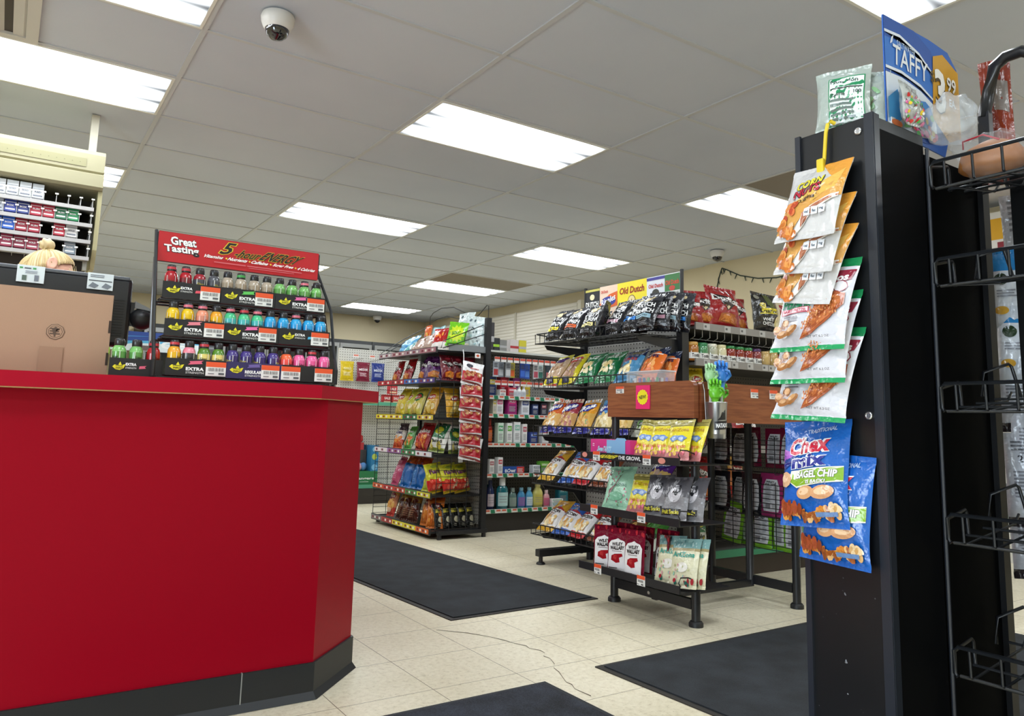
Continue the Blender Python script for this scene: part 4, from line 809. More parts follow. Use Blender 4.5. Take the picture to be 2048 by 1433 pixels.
# bottles
def bottle_mesh(c1, c2, c3):
    mb = MB(); pr = [(.0165, 0), (.0182, .002), (.0182, .042)], [(.0182, .042), (.0182, .062), (.0181, .068)], [(.0181, .068), (.0172, .075), (.0152, .081), (.0125, .085), (.0112, .088)]
    fm = lambda h: M(h, .22, 0, 0, 60, 0, .5)
    for p, c in zip(pr, (c3, c2, c1)): mb.lathe(p, fm(c), 16, cap=False)
    G = wrap(.0182, 0, .07)
    draw(mb, G, [('t', '5-hour', .5, .74, .34, .14, '1c1a16' if c2 not in ('2a2a30', '4a4a52', '3a2a6a') else 'c9b83a', .03, .1), ('t', 'ENERGY', .5, .57, .4, .14, '1c1a16' if c2 not in ('2a2a30', '4a4a52', '3a2a6a') else 'c9b83a', .03, .1),
                 ('q', ((.28, .6), (.31, .6), (.31, 1), (.28, 1)), 'e9e6e2'), ('q', ((.72, .5), (.75, .5), (.75, 1), (.72, 1)), 'e9e6e2')], lambda h: M(h, .3), .0003)
    return mb.mesh('energy_shot_bottle')
def cap_mesh(c):
    mb = MB(); mb.lathe([(.0118, .086), (.0128, .087), (.0128, .102), (.0118, .106), (.0105, .107)], M('222226', .35, 0, 0, 60, 0, .3), 16)
    if c: mb.lathe([(.0130, .092), (.0130, .100)], M(c, .35), 16, cap=False)
    return mb.mesh('cap')
BM = {}
def shot(c, cap, loc, label, group):
    if c not in BM: BM[c] = bottle_mesh(*c)
    if cap not in BM: BM[cap] = cap_mesh(cap)
    o = link('energy_shot_bottle', BM[c], None, loc, (0, 0, R.uniform(-.9, .9))); tag(o, label, 'bottle', group); o.scale = (.97, .97, .90)
    link('cap', BM[cap], o)
red_, rb, rg, gr, tan, grn = ('b01824', 'a81a26', '8c1420'), ('b01824', '7c2028', '3a1a1e'), ('a02430', '4a4a52', '2a2a30'), ('55565c', '4a4a52', '2a2a30'), ('b5a692', 'a2917a', '5a5048'), ('7fbf6a', '5f9a4c', '3a5a34')
yel, pch, yor, teal, cyn = ('ecc31c', 'e6bb18', 'c09a14'), ('ee9a7a', 'd98a74', '3a3436'), ('f0a82a', 'e8b01c', 'c08a14'), ('4cc48a', '4ab4b4', '8a6a74'), ('2fa6de', '2a9ad6', '2a6a9a')
wat, pkb, pur, cor, pnk = ('5a8a2a', 'e6d27a', 'c83040'), ('f08a9c', '3a3a40', '2a2a30'), ('4a3a82', '3a2a6a', '2c2058'), ('f4683a', 'f0504a', 'c84a4a'), ('f06aa4', 'e85a94', 'b04a78')
ROWS = [([yor, pkb, wat, wat, pur, pur, pur, pur, cor, pnk, pnk, pnk], 'bottom', ['amber', 'pink and black', 'watermelon red', 'watermelon red', 'purple', 'purple', 'purple', 'purple', 'coral orange', 'hot pink', 'hot pink', 'hot pink']),
        ([yel, yel, pch, yor, teal, teal, teal, cyn, cyn, cyn, cyn, cyn], 'middle', ['yellow', 'yellow', 'peach', 'amber', 'green and teal', 'green and teal', 'green and teal', 'cyan', 'cyan', 'cyan', 'cyan', 'cyan']),
        ([red_, rb, rg, gr, tan, tan, tan, tan, grn, grn, grn, grn], 'top', ['red', 'red and dark', 'red and grey', 'dark grey', 'tan', 'tan', 'tan', 'tan', 'green', 'green', 'green', 'green'])]
for (cols, tn, names), (y, z, x0, x1) in zip(ROWS, TIERS):
    for r_ in range(2):
        for i, c in enumerate(cols):
            x = x0+.02+(x1-x0-.04)*i/11+(.0 if r_ == 0 else .008)+R.uniform(-.0004, .0004)
            cap = R.choice(['', '', 'd87080', '', 'c23a44']) if tn != 'top' or i in (0, 1, 8, 10, 11) else ('3f9a4a' if i == 5 else '')
            shot(c, cap, (x, y+.022+.037*r_, z+.002), f'{names[i]} energy shot bottle, {ORD[i]} along the {"front" if r_ == 0 else "second"} row of the {tn} tier', f'energy shots on the {tn} tier')
# printed cartons with price tags
def carton_front(x0, x1, y, z, word, ribbon, col='17181a', big=True, tags=((.66, .98),), label='', name='shot_carton', logo=True):
    t = MB().box(x0, x1, y-.002, y, z-.002, z+.046, card(col)); t.box(x0, x1, y, y+.078, z-.002, z, card('2a2a2c'))
    F = flat(x0, x1, y-.0023, z-.002, z+.046)
    art = []
    if logo: art = [('p', [(.06, .5), (.1, .62), (.16, .58), (.2, .8), (.23, .6), (.3, .66), (.27, .44), (.2, .32), (.12, .36)], 'e6dc2a'), ('t', '5-hour', .19, .58, .14, .1, '2a2a1a', .02, .1), ('t', 'ENERGY', .19, .44, .13, .1, '2a2a1a', .02, .1)]
    if big is None: art = []
    elif big: art += [('t', word[0], .48, .42, .30, .2, 'f0f0ee', .05), ('t', word[1], .48, .20, .30, .12, 'd0d0cc', .02), ('p', [(.36, .66), (.6, .74), (.58, .86), (.62, .94), (.38, .86), (.4, .78)], ribbon)]
    else: art += [('t', word[0], .40, .66, .2, .16, 'f0f0ee', .05), ('t', word[1], .40, .46, .2, .1, 'd0d0cc', .02), ('p', [(.55, .42), (.68, .46), (.66, .54), (.69, .62), (.56, .58)], ribbon)]
    draw(t, F, art, card); o = t.build(name)
    tag(o, label, 'carton', 'display cartons of energy shots')
    for a, b_ in tags: pricetag(o, flat(x0+(x1-x0)*a, x0+(x1-x0)*b_, y-.004, z+.001, z+.041))
for ti, spec in enumerate([[('EXTRA', 'd9607a', '17181a', ((.66, 1.),), 'bottom'), ('REGULAR', '', '2e2656', ((.62, .95),), 'bottom'), ('', 'x', '17181a', ((-.02, .34), (.62, .97)), 'bottom')],
                           [('EXTRA', 'e0808c', '17181a', ((.66, 1.),), 'middle'), ('EXTRA', 'e66aa4', '17181a', ((.62, .95),), 'middle'), ('EXTRA', '4ab0d8', '17181a', ((.62, .97),), 'middle')],
                           [('EXTRA', 'd85060', '17181a', ((.64, .98),), 'top'), ('EXTRA', '5fc05a', '17181a', ((.62, .95),), 'top'), ('EXTRA', 'e66aa4', '17181a', ((.62, .97),), 'top')]]):
    y, z, x0, x1 = TIERS[ti]
    for i, (w_, rib, col, tg, nm) in enumerate(spec):
        a = x0-.004+(x1-x0+.008)*i/3; c = x0-.004+(x1-x0+.008)*(i+1)/3-.001
        lab = f'{"purple grape" if w_ == "REGULAR" else "black"} energy shot carton, {("first", "middle", "last")[i]} of three on the {nm} tier'
        carton_front(a, c, y-.004, z, (w_ or ' ', 'STRENGTH'), rib or '6a5a9a', col, big=not (ti == 2 and i == 0 or ti == 1 and i == 2) and bool(w_), tags=tg, label=lab) if w_ else carton_front(a, c, y-.004, z, ('', ''), '17181a', col, big=None, tags=tg, label=lab)
        if w_ == 'REGULAR':
            pass
carton_front(-.372, -.275+.035, -.60, CT+.004, ('EXTRA', 'STRENGTH'), 'd9607a', big=False, tags=(), label='small black energy shot carton between the cardboard box and the display')
for i, c in enumerate((grn, grn, red_)):
    for r_ in (0, 1):
        shot(c, '' if i < 2 else 'c23a44', (-.349+.043*i+.006*r_, -.578+.037*r_, CT+.007), f'{("green", "green", "red")[i]} energy shot bottle, {ORD[i]} in the {"front" if r_ == 0 else "back"} row of the small carton', 'energy shots in the small carton')

# ================================================================ CARDBOARD BOX, REGISTER MONITOR
kraft = M('b08d72', .75, 0, .08, 300.)
b = MB().box(-.92, -.366, -.50, -.43, CT+.0015, 1.137, kraft)
F = flat(-.92, -.366, -.5003, CT+.002, 1.137); ux = lambda x: (x+.92)/.554
C_ = ux(-.498); rx = .022/.554; ry = .022/.23
for q_, c in ((1, '5d4a3c'), (.93, 'b08d72'), (.78, '5d4a3c'), (.72, 'b08d72')): draw(b, F, [('e', C_, .50, rx*q_, ry*q_, c)], lambda h: M(h, .75), .0003*(2-q_)*4)
draw(b, F, [('l', C_-.6*rx, C_+.6*rx, .46, .55, 3, '5d4a3c'), ('p', [(C_-.4*rx, .53), (C_, .56), (C_+.4*rx, .53), (C_+.1*rx, .53), (C_+.05*rx, .44), (C_-.1*rx, .44)], '5d4a3c'), ('q', ((ux(-.531), .0), (ux(-.476), .0), (ux(-.476), .32), (ux(-.531), .32)), 'a38066')], lambda h: M(h, .75), .0025)
for z in (1.03, .94): b.box(-.372, -.3655, -.5008, -.4995, z, z+.035, M('3a2c22', .8))
tag(b.build('cardboard_box'), 'flat brown cardboard box with round stamp standing on the counter', 'box')
t = thing('register_monitor', 'black register monitor seen from behind over the cardboard box', 'monitor')
pl = M('202226', .38)
mb_ = MB().box(-1.0, -.310, -.42, -.375, 1.0, 1.203, pl, .012)
for i in range(14): mb_.box(-.362, -.33, -.4215, -.4195, 1.03+.008*i, 1.034+.008*i, M('111214', .5))
mb_.build('casing', t)
MB().box(-1.0, -.32, -.424, -.385, 1.196, 1.206, M('5a5e64', .3), .003).build('top_edge', t)
b = MB(); s = bmesh.new(); bmesh.ops.create_uvsphere(s, u_segments=20, v_segments=12, radius=1)
for v in s.verts: v.co = Vector((-.278+.034*v.co.x, -.40+.03*v.co.y, 1.092+.034*v.co.z*(1.1 if v.co.z < 0 else .8)))
b.bm(s, pl, True); b.box(-.32, -.30, -.405, -.39, 1.065, 1.135, pl); b.build('swivel_joint', t)
MB().slab([(-.30, 1.118), (-.252, 1.112), (-.262, 1.122), (-.30, 1.138)], 'y', -.415, -.37, M('8a8e90', .3)).build('cover_flap', t)
MB().box(-.62, -.54, -.37, -.29, CT+.001, 1.01, pl).build('stand', t)
for x0, x1, art in ((-.600, -.535, [('q', ((.08, .78), (.2, .78), (.2, .88), (.08, .88)), '4aa05a'), ('q', ((.26, .78), (.5, .78), (.5, .86), (.26, .86)), '5a6068'), ('q', ((.56, .78), (.68, .78), (.68, .88), (.56, .88)), '4aa05a'), ('q', ((.2, .1), (.36, .1), (.36, .4), (.2, .4)), '5a6a60'), ('q', ((.64, .1), (.8, .1), (.8, .45), (.64, .45)), '7a808a'), ('l', .3, .95, .5, .7, 2, '9aa0aa')]),
                     (-.430, -.364, [('l', .1, .9, .7, .9, 2, '6a707a'), ('q', ((.05, .5), (.95, .5), (.95, .56), (.05, .56)), '4a4e54'), ('p', [(.05, .15), (.3, .05), (.45, .25), (.2, .42)], '7a828a'), ('p', [(.55, .15), (.8, .05), (.95, .25), (.7, .42)], '7a828a')])):
    b = MB().box(x0, x1, -.427, -.4242, 1.16, 1.2075, card('dfe8ea')); draw(b, flat(x0, x1, -.4273, 1.16, 1.2075), art, card); b.build('sticker', t)

# ================================================================ OVERHEAD CIGARETTE RACK
t = thing('cigarette_rack', 'cream overhead cigarette rack hung from the ceiling behind the counter', 'cigarette rack')
crm = M('938e70', .5); YR = 1.85
MB().slab([(YR, 2.035), (YR-.015, 2.05), (YR-.015, 2.12), (YR+.01, 2.13), (YR, 2.14), (YR, 2.235), (YR+.02, 2.26), (YR+.36, 2.26), (YR+.36, 2.035)], 'x', -1.75, -.243, crm).build('canopy', t)
b = MB().box(-1.4, -.335, YR-.0035, YR+.002, 2.158, 2.205, M('86825f', .5))
for i in range(28): b.box(-1.38+.0375*i, -1.376+.0375*i, YR-.0045, YR-.003, 2.178, 2.182, M('6a6648', .6))
b.build('label_rail', t)
MB().slab([(YR+.02, 2.035), (YR+.03, 1.70), (YR+.09, 1.60), (YR+.30, 1.60), (YR+.36, 1.70), (YR+.36, 2.035)], 'x', -.262, -.240, M('aaa47c', .5)).build('end_panel', t)
MB().box(-1.75, -.27, YR+.30, YR+.32, 1.6, 2.04, M('3a3632', .6)).build('back_panel', t)
MB().box(-.30, -.28, YR+.05, YR+.09, 1.585, 1.65, M('9a9a92', .4, .6)).build('latch', t)
for x in (-.30, -1.3):
    MB().box(x-.02, x+.02, YR+.2, YR+.24, 2.26, CE+.002, M('bdb8a6', .5)).build('hanger_post', t)
packs = {0: ['e2e6ea', 'dfe5ea', 'dde4ea', 'd2d8de', None, None, None, None], 1: ['c8ccd6', '2c3f96', '26357c', 'b0203a', 'b02238', '1f6a44', '1d8a50', None],
         2: ['2a5fc0', '2a66cc', 'a01e34', 'a82038', None, 'b8243a', 'dcd8d4', None], 3: ['2a4f9c', '9c2a4a', '8c2440', 'a03048', '7c2a44', None, '8a96a0', None]}
nm = {'e': 'white', 'd': 'white', 'c': 'silver', '2': 'blue', 'b': 'red', '1': 'green', 'a': 'crimson', '9': 'maroon', '8': 'maroon', '7': 'maroon'}
used = {}
for r_, zz in enumerate((1.928, 1.835, 1.742, 1.648)):
    b = MB(); gl = M('a8a6a4', .3)
    b.slab([(YR-.004, zz-.016), (YR-.004, zz+.004), (YR+.012, zz-.004), (YR+.29, zz+.03), (YR+.29, zz+.026), (YR+.01, zz-.016)], 'x', -1.74, -.276, gl)
    for i in range(26):
        x = -.284-.058*i; b.box(x-.001, x+.001, YR+.0, YR+.2, zz-.004, zz+.05, M('c8c8c4', .3)); b.box(x-.008, x+.008, YR-.006, YR-.002, zz+.046, zz+.054, card('e6e4de'))
    b.build('tray', t)
    row = packs[r_] if r_ else packs[0]
    full = [R.choice(['2a5fc0', 'b0203a', '1f6a44', 'd8d8d8', '26357c']) for _ in range(4)]+list(row)[:8]
    for i in range(8):
        c = row[i]; x = -.313-.058*(7-i)+.0
        if c is None: continue
        mb2 = MB().box(-.0265, .0265, 0, .022, 0, .085, card(c)); G = flat(-.0265, .0265, -.0002, 0, .085)
        dark = c[0] in 'edc'
        draw(mb2, G, [('q', ((0, .62), (1, .62), (1, .66), (0, .66)), 'f0eeea' if not dark else '8a8e96'), ('t', R.choice(['SLIM', 'GOLD', 'BOX', 'RED']), .5, .42, .6, .12, 'f2f0ee' if not dark else '4a4e58', .04), ('q', ((.1, .1), (.9, .1), (.9, .2), (.1, .2)), 'dedcd8' if not dark else '6a6e78')], card)
        lab = {'e': 'white', 'd': 'white', 'c': 'silver'}.get(c[0]) or {'2c3f96': 'navy', '26357c': 'navy', '2a5fc0': 'bright blue', '2a66cc': 'bright blue', '2a4f9c': 'blue'}.get(c) or {'1': 'green', 'b': 'red', 'a': 'crimson', '9': 'maroon', '8': 'grey maroon', '7': 'plum'}[c[0]]
        o = tag(mb2.build('cigarette_pack', None, loc=(x, YR+.016, zz+.015), rot=(-.26, 0, 0)), f'{lab} cigarette pack, {ORD[7-i]} from the end panel on the {ORD[r_]} tray down', 'cigarette pack', 'cigarette packs in the overhead rack')

# ================================================================ CASHIER
RH = Matrix.Rotation(.5, 3, 'Y') @ Matrix.Rotation(-.45, 3, 'X')
def rot_head(v): return RH @ Vector(v)
HC = Vector((-.495, .72, 1.354))
skin = M('d9a58c', .55)
def person():
    bm_ = bmesh.new(); J = {}
    def j(n, p): J[n] = bm_.verts.new(p)
    y = .72
    for n, p in dict(pelvis=(-.66, y, .90), waist=(-.655, y, 1.0), chest=(-.63, y, 1.13), neck0=(-.59, y, 1.22), neck=(-.56, y, 1.28), hl=(-.66, y+.09, .86), kl=(-.64, y+.1, .46), al=(-.67, y+.1, .07), tl=(-.55, y+.11, .03), hr=(-.66, y-.09, .86), kr=(-.64, y-.1, .46), ar=(-.67, y-.1, .07), tr=(-.55, y-.11, .03),
                     sl=(-.62, y+.16, 1.18), el=(-.58, y+.22, .95), wl=(-.38, y+.15, .92), pl=(-.31, y+.13, .915), sr=(-.62, y-.16, 1.18), er=(-.58, y-.22, .95), wr=(-.38, y-.16, .92), pr=(-.31, y-.14, .915)).items(): j(n, p)
    E_ = 'pelvis waist,waist chest,chest neck0,neck0 neck,pelvis hl,hl kl,kl al,al tl,pelvis hr,hr kr,kr ar,ar tr,chest sl,sl el,el wl,wl pl,chest sr,sr er,er wr,wr pr'
    for e in E_.split(','): a, c = e.split(); bm_.edges.new((J[a], J[c]))
    for s_, pn in ((1, 'pl'), (-1, 'pr')):
        base = J[pn].co
        for k_ in range(5):
            if k_ < 4:
                p1 = base+Vector((.04+.004*(k_ in (1, 2)), (k_-1.5)*.020, .002)); p2 = p1+Vector((.026+.004*(k_ in (1, 2)), (k_-1.5)*.002, -.012)); p3 = p2+Vector((.016, 0, -.014))
            else:
                p1 = base+Vector((.012, -s_*.036, .0)); p2 = p1+Vector((.026, -s_*.006, -.004)); p3 = p2+Vector((.018, s_*.004, -.004))
            a = J[pn]
            for q, p in enumerate((p1, p2, p3)):
                v = bm_.verts.new(p); J[f'f{pn}{k_}{q}'] = v; bm_.edges.new((a, v)); a = v
    me = bpy.data.meshes.new('body'); names = list(J); bm_.verts.index_update(); idx = {n: J[n].index for n in J}; bm_.to_mesh(me); bm_.free()
    def grow(rad, keep=None):
        m2 = me.copy(); o = link('grow', m2); md = o.modifiers.new('skin', 'SKIN'); 
        for n, i in idx.items():
            r_ = rad(n); m2.skin_vertices[0].data[i].radius = (r_, r_)
        m2.skin_vertices[0].data[idx['pelvis']].use_root = True
        o.modifiers.new('sub', 'SUBSURF').levels = 1; o.modifiers['sub'].render_levels = 1
        return o
    base = dict(pelvis=.13, waist=.12, chest=.13, neck0=.06, neck=.05, hl=.085, kl=.055, al=.04, tl=.035, hr=.085, kr=.055, ar=.04, tr=.035, sl=.055, el=.042, wl=.027, pl=.032, sr=.055, er=.042, wr=.027, pr=.032)
    o = grow(lambda n: base.get(n, .0085))
    dg = bpy.context.evaluated_depsgraph_get(); bmesh_ = bpy.data.meshes.new_from_object(o.evaluated_get(dg)); bpy.data.objects.remove(o)
    mb = MB(); mb.add([v.co[:] for v in bmesh_.vertices], [list(p.vertices) for p in bmesh_.polygons], skin, True)
    s = bmesh.new(); bmesh.ops.create_uvsphere(s, u_segments=32, v_segments=24, radius=1)
    for v in s.verts:
        f, q, u_ = v.co; d_ = v.co.normalized()
        x = .094*f; yy = .074*q; z = .112*u_
        if u_ < -.1: k_ = min(1, (-u_-.1)/.9); yy *= 1-.35*k_; x = x*(1-.12*k_)+.018*k_
        if f > .5: x -= .008*(f-.5)*2
        nose = math.exp(-((q/.13)**2)-((u_+.18)/.16)**2); x += .024*nose*(f > 0)
        brow = math.exp(-((u_-.12)/.08)**2)*(f > .6); x += .004*brow
        for sg_ in (1, -1): x -= .008*math.exp(-(((q-.34*sg_)/.13)**2)-((u_-.0)/.1)**2)*(f > 0)
        x += .006*math.exp(-((q/.25)**2)-((u_+.5)/.06)**2)*(f > 0); x += .008*math.exp(-((q/.25)**2)-((u_+.82)/.12)**2)*(f > 0)
        v.co = HC+rot_head((x, yy, z))
    mb.bm(s, skin, True)
    for sg_ in (1, -1):
        s = bmesh.new(); bmesh.ops.create_uvsphere(s, u_segments=14, v_segments=10, radius=1)
        for v in s.verts:
            a, q, u_ = v.co; dent = .35 if (q*sg_ > .3 and a*a+u_*u_ < .35) else 1
            v.co = HC+rot_head((-.012+.021*a-.006*u_, sg_*(.078+.013*(q*sg_)*dent+.006), .006+.033*u_))
        mb.bm(s, skin, True)
    o = mb.build('person'); r_ = o.modifiers.new('join', 'REMESH'); r_.mode = 'VOXEL'; r_.voxel_size = .0055; r_.use_smooth_shade = True
    dg = bpy.context.evaluated_depsgraph_get(); fin = bpy.data.meshes.new_from_object(o.evaluated_get(dg)); o.modifiers.clear(); o.data = fin
    tag(o, 'blonde cashier with a top bun bowing her head behind the register monitor', 'person')
    for nm_, keep, col, ex in (('shirt', 'pelvis waist chest sl el sr er', '3a4a6a', .012), ('trousers', 'pelvis hl kl al hr kr ar', '2a2c34', .012)):
        g_ = grow(lambda n: base.get(n, .008)+ex if n in keep.split() else .004)
        dg = bpy.context.evaluated_depsgraph_get(); gm_ = bpy.data.meshes.new_from_object(g_.evaluated_get(dg)); bpy.data.objects.remove(g_)
        vs_ = [v.co[:] for v in gm_.vertices]
        ok = (lambda c: c[2] > .86 and c[2] < 1.235 and abs(c[1]-y) < .30 and c[0] < -.50) if nm_ == 'shirt' else (lambda c: .06 < c[2] < .92 and c[0] < -.5 and abs(c[1]-y) < .2)
        fs_ = [list(p.vertices) for p in gm_.polygons if all(ok(vs_[i]) for i in p.vertices)]
        MB().add(vs_, fs_, M(col, .8), True).build(nm_, o)
    for s_ in (1, -1):
        MB().lathe([(.05, 0), (.055, .02), (.045, .06), (.03, .08)], M('1a1a1a', .5), 14, (-.615, y+s_*.105, 0), sx=2.1).build('shoe', o)
    # hair: strands combed up to a bun
    bun = rot_head((-.55, -.15, .84)).normalized()
    hs = [M('c9b07c', .5), M('d8c396', .5), M('a88c58', .5), M('bfa670', .5)]
    hb = MB(); ax = Vector((0, 1, 0)); e1 = (rot_head((1, 0, 0))-rot_head((1, 0, 0)).dot(bun)*bun).normalized(); e2 = bun.cross(e1); n = 220
    nr = 14; ring = []
    for i in range(n):
        th = 2*PI*i/n; cf = math.cos(th)
        lim = 1.08+.72*(.5-.5*cf)**1.25+.09*noise.noise(Vector((th*7, 1, 1)))
        col_ = []
        for k_ in range(nr+1):
            ph = .10+(lim-.10)*k_/nr
            d_ = math.cos(ph)*bun+math.sin(ph)*(math.cos(th)*e1+math.sin(th)*e2)
            L = RH.transposed() @ d_
            rad = 1/math.sqrt((L.x/.101)**2+(L.y/.082)**2+(L.z/.119)**2)
            rad += .005+.004*noise.noise(Vector((th*5, ph*1.5, 3)))+.0022*noise.noise(Vector((th*40, ph*2.5, 7)))-(.006 if k_ == nr else 0)
            col_.append(HC+rad*d_)
        ring.append(col_)
    q0 = random.Random(2)
    for i in range(n):
        a, c = ring[i], ring[(i+1) % n]
        hb.add(a+c, [(k_, k_+1, nr+1+k_+1, nr+1+k_) for k_ in range(nr)], hs[q0.choice((0, 0, 1, 2, 3))], True)
    h = hb.build('hair', o)
    wb = MB(); q = random.Random(5)
    for i in range(60):
        p = HC+rot_head((-.085+.03*q.random(), q.uniform(-.06, .06), q.uniform(-.03, .06))); wb.tube([p, p+Vector((-.02, 0, -.02)), p+Vector((-.035-.02*q.random(), q.uniform(-.01, .01), -.06-.04*q.random()))], .0007, hs[i % 4], 3)
    for i in range(16):
        p = HC+rot_head((.045+.03*q.random(), -.072, .035+.03*q.random())); wb.tube([p, p+Vector((.006, -.006, -.03)), p+Vector((.012+.01*q.random(), -.004, -.06-.02*q.random()))], .0006, hs[i % 4], 3)
    wb.build('loose_strands', o)
    bb = MB(); s = bmesh.new(); bmesh.ops.create_uvsphere(s, u_segments=28, v_segments=18, radius=1); bc = HC+.138*bun
    for v in s.verts:
        d_ = v.co.copy(); v.co = bc+rot_head((.028*d_.x, .029*d_.y, .026*d_.z))*(1+.10*math.sin(5*math.atan2(d_.y, d_.x)+6*d_.z))
    bb.bm(s, hs[1], True); bb.build('hair_bun', o)
person()

# ================================================================ BLACK POST DISPLAY WITH WIRE BASKETS (foreground)
t = thing('basket_display', 'tall black metal post display with wire baskets at the aisle end', 'display rack')
steel = M('14161a', .33); edge = M('23272f', .3)
def steel_material():
    m, nt, b, N, L = nodes('scuffed_black_steel')
    t_ = N('TexCoord'); n = N('TexNoise'); n.inputs['Scale'].default_value = 60; n.inputs['Detail'].default_value = 2; L(t_.outputs['Object'], n.inputs['Vector'])
    n2 = N('TexNoise'); n2.inputs['Scale'].default_value = 3; L(t_.outputs['Object'], n2.inputs['Vector'])
    sx = N('SeparateXYZ'); L(t_.outputs['Object'], sx.inputs[0])
    lo = N('MapRange'); L(sx.outputs[2], lo.inputs[0])
    for i, v in enumerate((.75, .3, 0., 1.)): lo.inputs[i+1].default_value = v
    r = N('ValToRGB'); ramp(r, [(.715, '000000'), (.75, 'ffffff')]); L(n, r.inputs[0])
    mu = N('Math', operation='MULTIPLY'); L(r, mu.inputs[0]); L(lo, mu.inputs[1])
    g = N('MixRGB'); L(mu, g.inputs[0]); g.inputs[1].default_value = lin('101215'); g.inputs[2].default_value = lin('8a8d92'); L(g, b.inputs['Base Color'])
    rr = N('MapRange'); L(n2, rr.inputs[0])
    for i, v in enumerate((.3, .7, .28, .42)): rr.inputs[i+1].default_value = v
    L(rr, b.inputs['Roughness'])
    return m
b = MB().box(.852, 1.052, -2.038, -1.858, .009, 1.472, steel_material(), .003)
b.box(.846, .853, -1.868, -1.855, .009, 1.474, edge); b.box(.847, .856, -2.042, -2.022, .009, 1.476, edge); b.box(.85, .87, -2.043, -2.036, .009, 1.474, edge); b.build('post', t)
b = MB().box(.875, 1.045, -2.0405, -2.036, .02, 1.445, M('060709', .6, 0, 0, 60, 0, 0, 1., .08)); b.build('post_door', t)
MB().tube([(1.052, -2.045, .01), (1.052, -2.045, 1.44)], .004, edge, 6).build('corner_trim', t)
b = MB().box(1.056, 1.315, -2.036, -2.028, 0, 1.43, M('050607', .7, 0, 0, 60, 0, 0, 1., .04)); b.build('side_panel', t)
MB().box(1.292, 1.322, -2.048, -2.026, 0, 1.43, M('0c0d0f', .5, 0, 0, 60, 0, 0, 1., .2)).build('rear_upright', t)
MB().box(1.30, 1.325, -2.80, -2.104, 0, 1.43, M('0a0b0c', .6, 0, 0, 60, 0, 0, 1., .1)).build('rear_panel', t)
MB().box(1.06, 1.32, -2.8, -2.04, .02, .06, M('0f1012', .5)).build('bottom_shelf', t)
for y, z in ((-2.007, 1.444), (-2.008, .845)):
    b = MB(); b.lathe([(.0085, 0), (.0085, .002), (.006, .004), (.0045, .003)], M('c9c9c9', .25, .9), 14)
    b.v = [(.851-p[2], y+p[0], z+p[1]) for p in b.v]; b.build('screw', t)
bl = M('1d1f22', .35)
for zi, z in enumerate((1.405, 1.187, .918, .648, .386)):
    x0, x1, y0, y1 = 1.052, 1.30, -2.78, -2.05; b = MB(); h_ = .058
    b.tube([(x0, y1-.006, z-h_), (x0, y1, z-h_+.006), (x0, y1, z-.008), (x0, y1-.008, z), (x0, y0, z)], .0042, bl, 8)
    b.tube([(x0+.01, y1-.006, z-h_), (x0+.01, y0, z-h_)], .0036, bl, 8)
    for i in range(13): y = y1-.03-.058*i; b.tube([(x0, y, z), (x0+.003, y, z-h_+.004), (x0+.012, y, z-h_), (x1-.02, y, z-h_+.03), (x1, y, z-h_+.05)], .0028, bl, 6)
    for f in (.3, .6, .95): b.tube([(x0+f*(x1-x0), y1, z-h_+.036*f), (x0+f*(x1-x0), y0, z-h_+.036*f)], .003, bl, 6)
    b.tube([(x0, y1, z-.01), (x0+.07, y1-.002, z+.006), (x0+.075, y1-.002, z), (x0+.08, y1-.002, z-.05)], .0036, bl, 8)
    b.tube([(x1-.07, y1, z-.02), (x1-.06, y1, z+.034), (x1-.005, y1-.03, z+.056), (x1, y1-.034, z+.05), (x1, y1-.05, z-.02)], .0036, bl, 8)
    b.build('wire_basket', t)
